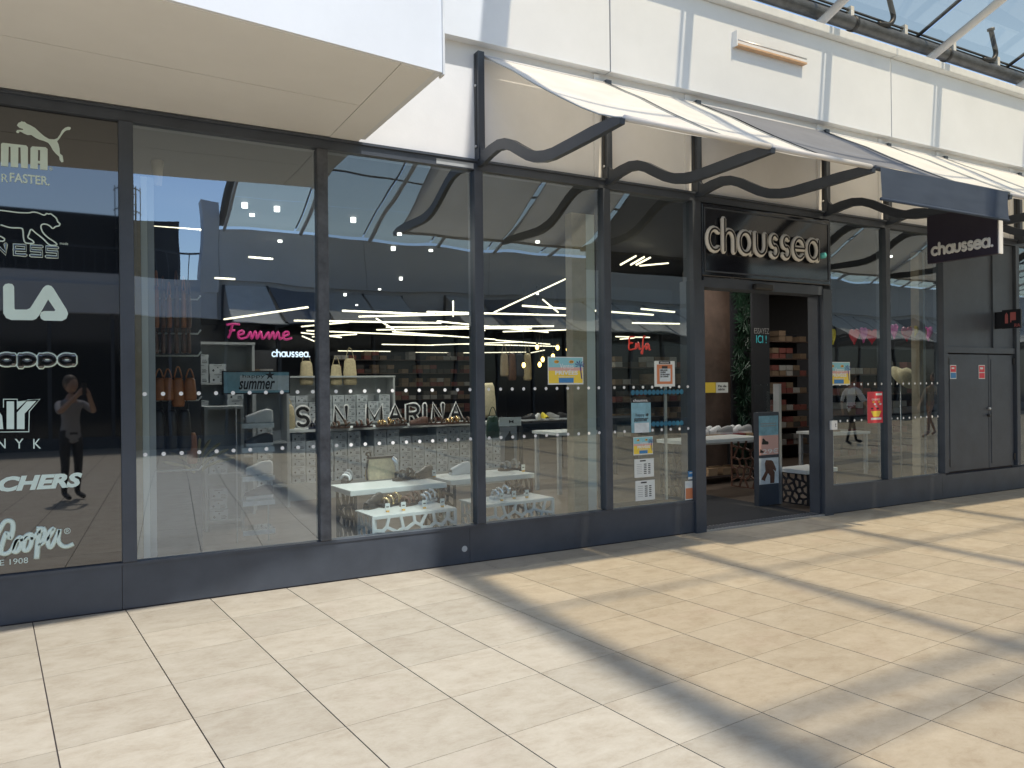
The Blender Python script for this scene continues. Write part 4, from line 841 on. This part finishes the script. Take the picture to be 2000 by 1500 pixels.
for k in range(9):
    a_ = R_(25 + k * 16); MB().tube(smooth([(c_.x, 1.1, c_.z - .3), (c_.x + .12 * math.cos(a_), 1.1 - .02 * k, c_.z - .3 + .2 * math.sin(a_)), (c_.x + .33 * math.cos(a_), 1.05 - .02 * k, c_.z - .3 + .33 * math.sin(a_))], 4), [.012] * 4 + [.014] * 4 + [.002], 5, flat=((0, 1, 0), .3)).build('frond', 'leaf_dry', pl)
# sale table and gate in the doorway
stb = thing('sale_table', 'dark metal sale table with white topped shelf inside the doorway', 'table'); a = atZ(1372, 868, .78); b = atZ(1500, 850, .78)
Yt = 2.6; a = atY(1365, 860, Yt); b = atY(1478, 860, Yt); TZ = atY(1420, 863, Yt).z
bx('table_top', 'shelf_grey', stb, a.x, b.x, Yt, Yt + .6, TZ - .03, TZ); bx('lower_shelf', 'walnut', stb, a.x, b.x, Yt + .02, Yt + .6, .1, .13)
for x in (a.x + .02, b.x - .02):
    for y in (Yt + .03, Yt + .57): bx('leg', 'rubber', stb, x - .02, x + .02, y - .02, y + .02, .013, TZ - .031)
for i in range(7):
    x = a.x + .08 + i * (b.x - a.x - .3) / 6; o = put('shoe_box', box_mesh(False, 'box_red' if i in (3, 4, 5) else 'box_tan'), None, (x, Yt + .04, TZ + .001), 0); tag(o, 'open red shoe box on the sale table' if i in (3, 4, 5) else 'brown shoe box on the sale table', 'shoe box', 'boxes on the sale table')
    t = thing('shoe', 'white sneaker lying on a shoe box of the sale table', 'shoe', (x - .03, Yt + .16, TZ + BH + .001), R_(random.uniform(-20, 20)), group='sneakers on the sale table'); _s.build('sole', 'shoe_white', t); _u.build('upper', 'shoe_white' if i % 3 else 'grey_print', t)
    if i % 2: o = put('shoe_box', boxt, None, (x, Yt + .05, .131), 0); tag(o, 'brown shoe box on the lower shelf of the sale table', 'shoe box', 'boxes under the sale table')
    tg = tag(bx('price_tag', 'yellow_tag', None, x + .02, x + .08, Yt + .034, Yt + .0365, TZ + .02, TZ + .085), 'yellow price tag on a sale table box', 'price tag', 'yellow tags on the sale table')
gt = thing('security_gate', 'dark security gate post with two shoe posters and bright metal edge in the doorway', 'security gate'); Yg = .75
a = atY(1482, 990, Yg); b = atY(1522, 990, Yg); zt = atY(1500, 750, Yg).z; zp = atY(1500, 805, Yg).z
bx('post_body', 'anthracite', gt, a.x, b.x, Yg, Yg + .07, .02, zp); bx('metal_edge', 'alu', gt, b.x + .001, b.x + .045, Yg - .01, Yg + .08, .02, zt); MB().add([(a.x, Yg + .03, zp), (b.x, Yg + .03, zp), (b.x, Yg + .03, zt), (a.x, Yg + .03, zt)], [(0, 1, 2, 3)]).build('clear_head', 'inner_glass', gt)
for (v0, v1, w_) in ((812, 888, 0), (894, 945, 1)):
    z0, z1 = atY(1502, v1, Yg).z, atY(1502, v0, Yg).z; f_ = bx('poster', ('sea', 'foam_print')[w_], gt, a.x + .012, b.x - .008, Yg - .004, Yg - .001, z0, z1)
    if not w_:
        bx('lower_field', 'poster_pink', f_, a.x + .012, b.x - .008, Yg - .0052, Yg - .0042, z0, z0 + (z1 - z0) * .5); [MB().prism([(a.x + ox + x * sc_, z0 + oz + z * sc_) for x, z in ((0, .1), (.1, 0), (.9, -.02), (1, .12), (.92, .28), (.6, .36), (.42, .52), (.3, .62), (.1, .6), (.12, .35))], (0, Yg - .0053, 0), (1, 0, 0), (0, 0, 1), (0, -1, 0), .0008).build('shoe_print', 'leather_black', f_) for ox, oz, sc_ in ((.055, .13, .12), (.02, .03, .07))]; text('29€', (a.x + .07, b.x - .012, z0 + .015, z0 + .075), Yg - .0055, 'white', f_); [bx('text_line', 'grey_print', f_, a.x + .04, b.x - .04, Yg - .005, Yg - .0042, z1 - .10 - k * .03, z1 - .09 - k * .03) for k in range(2)]
    else: MB().prism([(a.x + (b.x - a.x) * x, z0 + (z1 - z0) * z) for x, z in ((.12, .2), (.3, .12), (.32, .2), (.45, .42), (.55, .3), (.55, .02), (.75, .02), (.78, .42), (.7, .55), (.82, .45), (.85, .55), (.7, .85), (.62, .9), (.35, .92), (.3, .8), (.33, .5))], (0, Yg - .0045, 0), (1, 0, 0), (0, 0, 1), (0, -1, 0), .001).build('figure_print', 'leather_brown', f_)
nb = thing('try_sign', 'dim two line try here lettering on the dark wall beyond the doorway', 'sign'); r = px_rect(1473, 641, 1502, 652, 3.1); text('ESSAYEZ', r, 3.1, 'grey_print', nb); text('ICI !', px_rect(1477, 655, 1497, 670, 3.1), 3.1, 'neon_cyan', nb)
bx('sign_board', 'store_dark', nb, r[0] - .03, r[1] + .02, 3.11, 3.15, .013, 3.3)
fs_ = thing('sale_sign', 'small two panel end of series card fixed on the walnut panel', 'sign'); r = px_rect(1376, 747, 1398, 767, 3.3); bx('print', 'poster_yellow', fs_, r[0], r[1], 3.3, 3.31, r[2], r[3]); r = px_rect(1399, 747, 1422, 767, 3.3); bx('card', 'paper', fs_, r[0], r[1], 3.3, 3.31, r[2], r[3]); text('Fin de\nsérie', (r[0] + .04, r[1] - .04, r[2] + .04, r[3] - .04), 3.299, 'ink', fs_, bold=.02)
# neon words and hanging signs
def script(pts_list, rect, y, mt, r, par):
    al = [p for l in pts_list for p in l]; xa, xb = min(p[0] for p in al), max(p[0] for p in al); ya, yb = min(p[1] for p in al), max(p[1] for p in al)
    for l in pts_list:
        P = smooth(l, 5); MB().tube([(rect[0] + (p[0] - xa) / (xb - xa) * (rect[1] - rect[0]), y, rect[2] + (p[1] - ya) / (yb - ya) * (rect[3] - rect[2])) for p in P], r, 6).build('tube_letter', mt, par)
ne = thing('pink_word_sign', 'pink handwritten women section word hanging under the dark ceiling', 'sign')
M_ = lambda x: [(x, .1), (x + .15, .5), (x + .2, .0), (x + .38, .55), (x + .45, .0), (x + .62, .55), (x + .7, .02), (x + .82, .12)]
E_ = lambda x: [(x, .2), (x + .28, .38), (x + .22, .58), (x + .05, .45), (x + .05, .08), (x + .2, -.02), (x + .45, .1)]
script([[(0, 1.0), (.35, 1.08), (.62, 1.05)], [(.28, 1.05), (.2, .5), (.08, 0)], [(.12, .55), (.4, .6)], E_(.5), M_(.95), M_(1.78), E_(2.62)], px_rect(442, 634, 570, 662, 5), 5, 'neon_pink', .018, ne)
nf = thing('red_word_sign', 'red handwritten children section word behind the poster covered pane', 'sign')
script([[(.5, 1.0), (.05, .95), (.02, .5), (.35, .52), (.02, .48), (.0, .0), (.5, .05)], [(.6, .0), (.68, .5), (.72, .1), (.92, .55), (1.0, .05), (1.15, .1)], [(1.6, 1.0), (1.45, 1.05), (1.35, .5), (1.3, -.3), (1.2, -.2), (1.5, .3)], [(1.9, .5), (1.65, .4), (1.7, .02), (1.95, .4), (2.0, .0), (2.1, .05)]], px_rect(1229, 657, 1270, 690, 3.2), 3.2, 'neon_red', .012, nf)
nw = thing('white_name_sign', 'small glowing white shop name deep inside under the ceiling', 'sign'); stroke_word('chaussea.', px_rect(530, 682, 606, 698, 5.4), FAC(5.4), 'neon_white', nw, .0095, None, 0, .01)
# posters on the glass
def poster(u0, v0, u1, v1, lab, kind, Y=-.0035):
    r = px_rect(u0, v0, u1, v1, Y); x0, x1, z0, z1 = r; w_, h_ = x1 - x0, z1 - z0; t = thing('poster', lab, 'poster'); f = lambda a, b, c, d, m_, nm, l=1: bx(nm, m_, t, x0 + a * w_, x0 + b * w_, Y - .0006 * (l + 1), Y - .0006 * l - .0001, z0 + c * h_, z0 + d * h_)
    f(0, 1, 0, 1, 'paper', 'sheet', 0)
    if kind == 'sale':
        f(.02, .98, .62, .97, 'poster_sky', 'sky_print'); f(.02, .98, .50, .62, 'poster_pink', 'sunset_print'); f(.02, .98, .05, .50, 'poster_yellow', 'sand_print'); f(.30, .72, .06, .24, 'poster_blue', 'towel_print', 2)
        for a_ in (.24, .66): MB().prism(arc(x0 + a_ * w_, z0 + .82 * h_, .07 * w_, 0, 340, 12, .06 * h_), (0, Y - .0013, 0), (1, 0, 0), (0, 0, 1), (0, -1, 0), .0006).build('badge', 'poster_orange', t)
        text('-10', (x0 + .19 * w_, x0 + .29 * w_, z0 + .79 * h_, z0 + .85 * h_), Y - .0020, 'ink', t); text('30', (x0 + .62 * w_, x0 + .70 * w_, z0 + .79 * h_, z0 + .85 * h_), Y - .0020, 'ink', t)
        text('Ventes', (x0 + .33 * w_, x0 + .72 * w_, z0 + .58 * h_, z0 + .75 * h_), Y - .0020, 'white', t); text('PRIVÉES', (x0 + .2 * w_, x0 + .84 * w_, z0 + .35 * h_, z0 + .54 * h_), Y - .0020, 'white', t, bold=.03)
        text('OFFRES RÉSERVÉES', (x0 + .28 * w_, x0 + .76 * w_, z0 + .26 * h_, z0 + .31 * h_), Y - .0020, 'white', t)
        mb = MB(); px_, pz = x0 + .90 * w_, z0 + .72 * h_
        for k in range(7): a_ = R_(-30 + k * 40); mb.prism([(px_, pz), (px_ + .12 * w_ * math.cos(a_ + .2), pz + .12 * h_ * math.sin(a_ + .2)), (px_ + .15 * w_ * math.cos(a_ - .1), pz + .17 * h_ * math.sin(a_ - .1))], (0, Y - .0020 - k * .00004, 0), (1, 0, 0), (0, 0, 1), (0, -1, 0), .0004)
        mb.prism([(px_ - .01 * w_, pz), (px_ + .02 * w_, pz), (px_ + .07 * w_, z0 + .2 * h_), (px_ + .04 * w_, z0 + .2 * h_)], (0, Y - .0024, 0), (1, 0, 0), (0, 0, 1), (0, -1, 0), .0004); mb.build('palm_print', 'palm_ink', t)
    elif kind == 'award':
        f(.22, .78, .88, .99, 'ink', 'name_band'); text('chaussea.', (x0 + .28 * w_, x0 + .72 * w_, z0 + .91 * h_, z0 + .97 * h_), Y - .0014, 'white', t); f(.12, .88, .10, .86, 'poster_terra', 'orange_field'); f(.25, .78, .20, .70, 'foam_print', 'white_card', 2); f(.36, .64, .70, .80, 'ink', 'bag_handle', 2); text('MEILLEURE\nCHAÎNE\nDE MAGASINS\nDE L\'ANNÉE', (x0 + .28 * w_, x0 + .74 * w_, z0 + .36 * h_, z0 + .67 * h_), Y - .0022, 'ink', t, bold=.02)
    elif kind == 'beach':
        f(0, 1, .86, 1, 'leather_black', 'name_band'); text('chaussea.', (x0 + .1 * w_, x0 + .86 * w_, z0 + .89 * h_, z0 + .97 * h_), Y - .0014, 'white', t); f(0, 1, 0, .86, 'sea', 'sea_print'); f(.15, .9, .0, .28, 'foam_print', 'foam_print', 2)
        text('happy', (x0 + .22 * w_, x0 + .66 * w_, z0 + .44 * h_, z0 + .56 * h_), Y - .0020, 'ink', t); text('summer', (x0 + .12 * w_, x0 + .85 * w_, z0 + .32 * h_, z0 + .42 * h_), Y - .0020, 'ink', t, shear=.3, bold=.02); text('*', (x0 + .72 * w_, x0 + .9 * w_, z0 + .46 * h_, z0 + .56 * h_), Y - .0020, 'ink', t, bold=.02)
    elif kind == 'notice':
        f(.28, .58, .86, .93, 'ink', 'title_bar')
        for k in range(6): f(.12, .38, .70 - k * .1, .72 - k * .1, 'grey_print', 'text_line'); f(.48, .62, .68 - k * .1, .73 - k * .1, 'ink', 'text_line'); f(.7, .82, .68 - k * .1, .73 - k * .1, 'ink', 'text_line')
    elif kind == 'red':
        f(.05, .95, .05, .62, 'poster_terra', 'red_field'); f(.1, .5, .7, .9, 'foam_print', 'logo_field')
    elif kind == 'blue':
        f(0, 1, .3, 1, 'poster_blue', 'blue_field'); f(.2, .8, .72, .86, 'paper', 'logo_field', 2)
    elif kind == 'bowl':
        f(0, 1, 0, 1, 'poster_red', 'red_field'); text('GAGNEZ', (x0 + .28 * w_, x0 + .8 * w_, z0 + .72 * h_, z0 + .78 * h_), Y - .0014, 'white', t); f(.22, .9, .10, .17, 'paper', 'caption_field', 2); f(.55, .95, .88, .95, 'paper', 'logo_field', 2)
        MB().prism([(x0 + .22 * w_, z0 + .38 * h_), (x0 + .9 * w_, z0 + .38 * h_), (x0 + .74 * w_, z0 + .20 * h_), (x0 + .38 * w_, z0 + .20 * h_)], (0, Y - .0014, 0), (1, 0, 0), (0, 0, 1), (0, -1, 0), .0006).build('bowl_print', 'poster_yellow', t)
        for k in range(7): MB().prism(arc(x0 + (.3 + .09 * k) * w_, z0 + (.46 + .07 * ((k * 3) % 4)) * h_, .08 * w_, 0, 330, 8, .03 * h_), (0, Y - .0021 - .00005 * k, 0), (1, 0, 0), (0, 0, 1), (0, -1, 0), .0004).build('goods_print', ('ink', 'poster_orange', 'foam_print', 'grey_print')[k % 4], t)
poster(1070, 697, 1139, 751, 'private sale poster on the pane in front of the amber bulbs', 'sale')
poster(1278, 705, 1318, 755, 'white framed orange award poster on the pane under the red word sign', 'award')
poster(1233, 777, 1271, 845, 'beach poster with black name band on the pane under the red word sign', 'beach')
poster(1237, 853, 1275, 888, 'private sale poster under the beach poster', 'sale')
poster(1239, 896, 1277, 932, 'white opening hours notice under the private sale poster', 'notice')
poster(1241, 938, 1279, 977, 'lowest white notice on the pane under the red word sign', 'notice')
poster(1338, 939, 1358, 976, 'white and red notice sticker low beside the doorway', 'red')
poster(1344, 920, 1357, 936, 'small blue sticker above the red notice beside the doorway', 'blue')
poster(1615, 707, 1660, 752, 'private sale poster on the pane next to the door push button', 'sale')
poster(1694, 765, 1724, 826, 'red bowl game poster on the pane next to the door push button', 'bowl')
hs = thing('beach_board', 'framed beach banner board with summer lettering hanging in the coated pane', 'sign'); r = px_rect(437, 727, 564, 767, 1.3); x0, x1, z0, z1 = r
bx('frame', 'ink', hs, x0 - .012, x1 + .012, 1.302, 1.33, z0 - .012, z1 + .012); bx('print', 'sea', hs, x0, x1, 1.296, 1.3015, z0, z1); bx('foam_print', 'foam_print', hs, x0 + .14, x1 - .0, 1.2945, 1.2955, z0 + .02, z1 - .03)
text('happy', (x0 + (x1 - x0) * .28, x0 + (x1 - x0) * .62, z0 + .13, z1 - .02), 1.294, 'ink', hs); text('summer', (x0 + (x1 - x0) * .22, x0 + (x1 - x0) * .78, z0 + .03, z0 + .11), 1.294, 'ink', hs, shear=.3, bold=.02)
MB().prism([(x0 + (x1 - x0) * .70 + .05 * (1 if k % 2 == 0 else .35) * math.cos(R_(90 + 36 * k)), z0 + .16 + .05 * (1 if k % 2 == 0 else .35) * math.sin(R_(90 + 36 * k))) for k in range(10)], (0, 1.294, 0), (1, 0, 0), (0, 0, 1), (0, -1, 0), .001).build('starfish_print', 'ink', hs)
for v, lab in ((766, 'blue dotted strip sticker above the beach poster level'), (828, 'blue dotted strip sticker below the beach poster level')):
    r = px_rect(1232, v - 4, 1335, v + 4, .02); t = thing('dotted_strip', lab, 'sticker strip')
    n = 13
    for k in range(n): xx = r[0] + (r[1] - r[0]) * (k + .5) / n; MB().prism(arc(xx, (r[2] + r[3]) / 2, .026, 0, 330, 10), (0, .02, 0), (1, 0, 0), (0, 0, 1), (0, -1, 0), .001).build('blue_dot', 'blue_dots', t)
# bust card, white tables, counter deeper in
bn = thing('portrait_card', 'white card with bow mark above a grey portrait print on a display pole', 'sign'); r = px_rect(975, 815, 1018, 832, 1.9); bx('header_card', 'paper', bn, r[0], r[1], 1.9, 1.91, r[2], r[3]); MB().prism([(r[0] + .13, r[2] + .03), (r[0] + .16, r[2] + .055), (r[0] + .19, r[2] + .03), (r[0] + .19, r[3] - .03), (r[0] + .16, r[3] - .055), (r[0] + .13, r[3] - .03)], (0, 1.898, 0), (1, 0, 0), (0, 0, 1), (0, -1, 0), .001).build('bow_mark', 'ink', bn)
r = px_rect(978, 833, 1010, 905, 1.9); bx('portrait_print', 'grey_print', bn, r[0], r[1], 1.902, 1.91, r[2], r[3]); MB().prism([(r[0] + .05, r[2] + .02), (r[1] - .04, r[2] + .02), (r[1] - .05, r[2] + .3), (r[1] - .11, r[3] - .06), (r[0] + .13, r[3] - .05), (r[0] + .06, r[2] + .3)], (0, 1.901, 0), (1, 0, 0), (0, 0, 1), (0, -1, 0), .0012).build('figure_print', 'leather_black', bn); bx('pole', 'alu', bn, r[0] + .1, r[0] + .12, 1.911, 1.93, .013, r[3])
def plain_table(u0, u1, v, Y, lab, mt='table_white', top=.78, Dp=.7):
    a = atY(u0, v, Y); b = atY(u1, v, Y); t = thing('shop_table', lab, 'table', (a.x, Y, .012)); W = b.x - a.x
    bx('table_top', mt, t, 0, W, 0, Dp, top - .04, top)
    for x in (.05, W - .05):
        for y in (.05, Dp - .05): bx('leg', 'rubber' if mt != 'table_white' else 'shelf_grey', t, x - .025, x + .025, y - .025, y + .025, 0, top - .041)
    return a.x, b.x
x0, x1 = plain_table(1015, 1140, 845, 5.2, 'dark table of shoes and bags beyond the portrait card', 'store_dark', .9)
for k in range(6): t = thing('shoe', 'shoe lying on the dark table beyond the portrait card', 'shoe', (x0 + .15 + k * .26, 5.4, .914), R_(k * 40), group='shoes on the dark table'); _s.build('sole', 'shoe_white', t); _u.build('upper', ('leather_black', 'shoe_white', 'yellow_tag', 'grey_print')[k % 4], t)
plain_table(1090, 1180, 870, 2.9, 'white display table behind the private sale poster pane', top=.86); plain_table(1625, 1700, 880, 2.2, 'white display table behind the red bowl poster', top=.7); plain_table(1200, 1300, 840, 4.4, 'dark display table behind the poster covered pane', 'store_dark', .95)
for i, (u, v, m_) in enumerate(((1625, 655, 'heart_yellow'), (1667, 655, 'heart_red'), (1685, 652, 'heart_pink'), (1702, 655, 'heart_red'), (1745, 645, 'heart_pink'), (1770, 650, 'heart_red'), (1783, 648, 'heart_yellow'), (1801, 652, 'heart_yellow'), (1812, 650, 'heart_pink'))):
    p = atY(u, v, .6); s_ = .10; H_ = [(16 * math.sin(a_) ** 3 / 17, (13 * math.cos(a_) - 5 * math.cos(2 * a_) - 2 * math.cos(3 * a_) - math.cos(4 * a_)) / 17) for a_ in [2 * math.pi * k / 20 for k in range(20)]]
    o = MB().prism([(x * s_, z * s_ * 1.2) for x, z in H_], (0, 0, 0), (1, 0, 0), (0, 0, 1), (0, -1, 0), .02).build('paper_heart', m_, None, p, R_((20, 75, 10, -25, 60, -10, 70, 5, 65)[i])); tag(o, m_.split('_')[1] + ' paper heart in the garland in the panes beside the service cupboard', 'heart', 'heart garland')
ht = thing('straw_hat', 'wide straw hat on a stand behind the pane beside the service cupboard', 'hat'); p = atY(1765, 735, 1.0); mb = MB(); n = 20; vs = []; fs = []
for r_, z_ in ((.0, .14), (.08, .135), (.10, .08), (.105, .03), (.15, .015), (.22, -.03)):
    for j in range(n): th = 2 * math.pi * j / n; vs.append((p.x + r_ * math.cos(th), 1.0 + r_ * math.sin(th) * .6 - z_ * .7, p.z + z_ * .5 + r_ * math.sin(th) * .75))
for i in range(5):
    for j in range(n): fs.append((i * n + j, (i + 1) * n + j, (i + 1) * n + (j + 1) % n, i * n + (j + 1) % n))
mb.add(vs, fs, True).build('hat_body', 'straw', ht); MB().tube([(p.x, 1.05, .013), (p.x, 1.05, p.z)], .012, 6).build('stand', 'alu', ht)

# ================================================================= PEOPLE (seen in the glass)
def person(name, lab, loc, rz, J, head, shirt, trouser, hair=True, h=1.66):
    """joints in metres in a body frame facing +Y; skinned as one surface"""
    t = thing(name, lab, 'person', loc, rz); names = list(J['p']); idx = {k: i for i, k in enumerate(names)}
    me = bpy.data.meshes.new('body'); me.from_pydata([J['p'][k][:3] for k in names], [(idx[a], idx[b]) for a, b in J['e']], []); o = put('body', me, t)
    sk = o.modifiers.new('skin', 'SKIN'); lay = me.skin_vertices[0].data
    for k in names: r = J['p'][k][3]; lay[idx[k]].radius = (r, r * (.72 if k in ('pelvis', 'chest', 'waist') else 1))
    lay[idx['pelvis']].use_root = True; sb = o.modifiers.new('sub', 'SUBSURF'); sb.levels = 2; sb.render_levels = 2
    for q in (shirt, trouser, 'skin'): me.materials.append(MATS[q])
    # colour by region, evaluated mesh
    dg = bpy.context.evaluated_depsgraph_get(); dg.update(); ev = bpy.data.meshes.new_from_object(o.evaluated_get(dg)); o.modifiers.clear(); o.data = ev
    for q in (shirt, trouser, 'skin'):
        if MATS[q].name not in [m_.name for m_ in ev.materials if m_]: ev.materials.append(MATS[q])
    segs = [(J['p'][a], J['p'][b], a, b) for a, b in J['e']]
    for p in ev.polygons:
        c = p.center; best = None
        for A_, B_, a, b in segs:
            A3, B3 = Vector(A_[:3]), Vector(B_[:3]); d = B3 - A3; s_ = max(0, min(1, (c - A3).dot(d) / d.length_squared)); q = (c - A3 - d * s_).length - (A_[3] + (B_[3] - A_[3]) * s_)
            if best is None or q < best[0]: best = (q, a, b)
        k = best[2] + best[1]; p.use_smooth = True
        p.material_index = 1 if any(w_ in k for w_ in ('hip', 'knee', 'ankle', 'toe')) else (2 if any(w_ in k for w_ in ('neck', 'head', 'hand', 'wrist', 'finger', 'thumb')) else 0)
    hd = head; mb = MB(); mb.ball(hd, .098, 14, 10, (.82, 1, 1.18)); mb.ball((hd[0], hd[1] + .1, hd[2] - .01), .016, 8, 5, (.8, 1, 1.4))
    for s_ in (-1, 1): mb.ball((hd[0] + s_ * .08, hd[1], hd[2]), .022, 8, 5, (.4, 1, 1.3))
    mb.build('head', 'skin', t)
    mb = MB(); mb.ball((hd[0], hd[1] - .022, hd[2] + .025), .108, 14, 10, (.86, .98, 1.1)); mb.ball((hd[0], hd[1] - .085, hd[2] + .09), .05, 10, 6); mb.build('hair', 'hair', t)
    return t
def joints(arm='down', step=.0):
    p = {'pelvis': (0, 0, .92, .135), 'waist': (0, 0, 1.05, .115), 'chest': (0, 0, 1.25, .135), 'neckb': (0, 0, 1.40, .06), 'headb': (0, .01, 1.50, .05)}
    e = [('pelvis', 'waist'), ('waist', 'chest'), ('chest', 'neckb'), ('neckb', 'headb')]
    for s_, n_ in ((-1, 'l'), (1, 'r')):
        st = step * s_
        p[n_ + 'hip'] = (s_ * .09, 0, .86, .085); p[n_ + 'knee'] = (s_ * .09, st * .5 + .02, .47, .058); p[n_ + 'ankle'] = (s_ * .09, st - .02, .09, .038); p[n_ + 'toe'] = (s_ * .10, st + .16, .035, .034)
        e += [('pelvis', n_ + 'hip'), (n_ + 'hip', n_ + 'knee'), (n_ + 'knee', n_ + 'ankle'), (n_ + 'ankle', n_ + 'toe')]
        p[n_ + 'shoulder'] = (s_ * .17, 0, 1.34, .058)
        if arm == 'phone': p[n_ + 'elbow'] = (s_ * .24, .16, 1.22, .042); p[n_ + 'wrist'] = (s_ * .09, .31, 1.44, .028); p[n_ + 'hand'] = (s_ * .065, .335, 1.50, .03); tips = [(s_ * .03, .35, 1.50 + .02 * k) for k in range(4)]
        else: p[n_ + 'elbow'] = (s_ * .23, -st * .4, 1.06, .042); p[n_ + 'wrist'] = (s_ * .24, -st * .7 + .06, .84, .028); p[n_ + 'hand'] = (s_ * .235, -st * .75 + .08, .77, .032); tips = [(s_ * .225, -st * .75 + .05 + .022 * k, .685 + .006 * abs(k - 1.5)) for k in range(4)]
        e += [('chest', n_ + 'shoulder'), (n_ + 'shoulder', n_ + 'elbow'), (n_ + 'elbow', n_ + 'wrist'), (n_ + 'wrist', n_ + 'hand')]
        for k, tp in enumerate(tips): p[n_ + 'finger%d' % k] = (*tp, .009); e.append((n_ + 'hand', n_ + 'finger%d' % k))
        hd = p[n_ + 'hand']; p[n_ + 'thumb'] = (hd[0] - s_ * .035, hd[1] + .02, hd[2] - .02, .010); e.append((n_ + 'wrist', n_ + 'thumb'))
    return {'p': p, 'e': e}
person('person', 'person in pale top and dark trousers holding up a phone to take a picture', (-FW.x * .36, -D - FW.y * .36, .0), -YAW, joints('phone'), (0, .02, 1.60), 'shirt_grey', 'trouser_dark')
ph = tag(MB().box(-.037, .037, -.004, .004, -.075, .075).build('phone', 'leather_black', None, (CAM.x - FW.x * .012, CAM.y - FW.y * .012, H), -YAW), 'black phone held up by the person taking a picture', 'phone')
person('person', 'person in white shirt and dark trousers walking past across the paving', (16.3, -6.3, 0), R_(-80), joints('down', .28), (0, .02, 1.60), 'white', 'trouser_dark')
person('person', 'person in beige top with bare legs walking past near the white shirted one', (20.4, -6.9, 0), R_(95), joints('down', .30), (0, .02, 1.60), 'canvas_beige', 'skin')
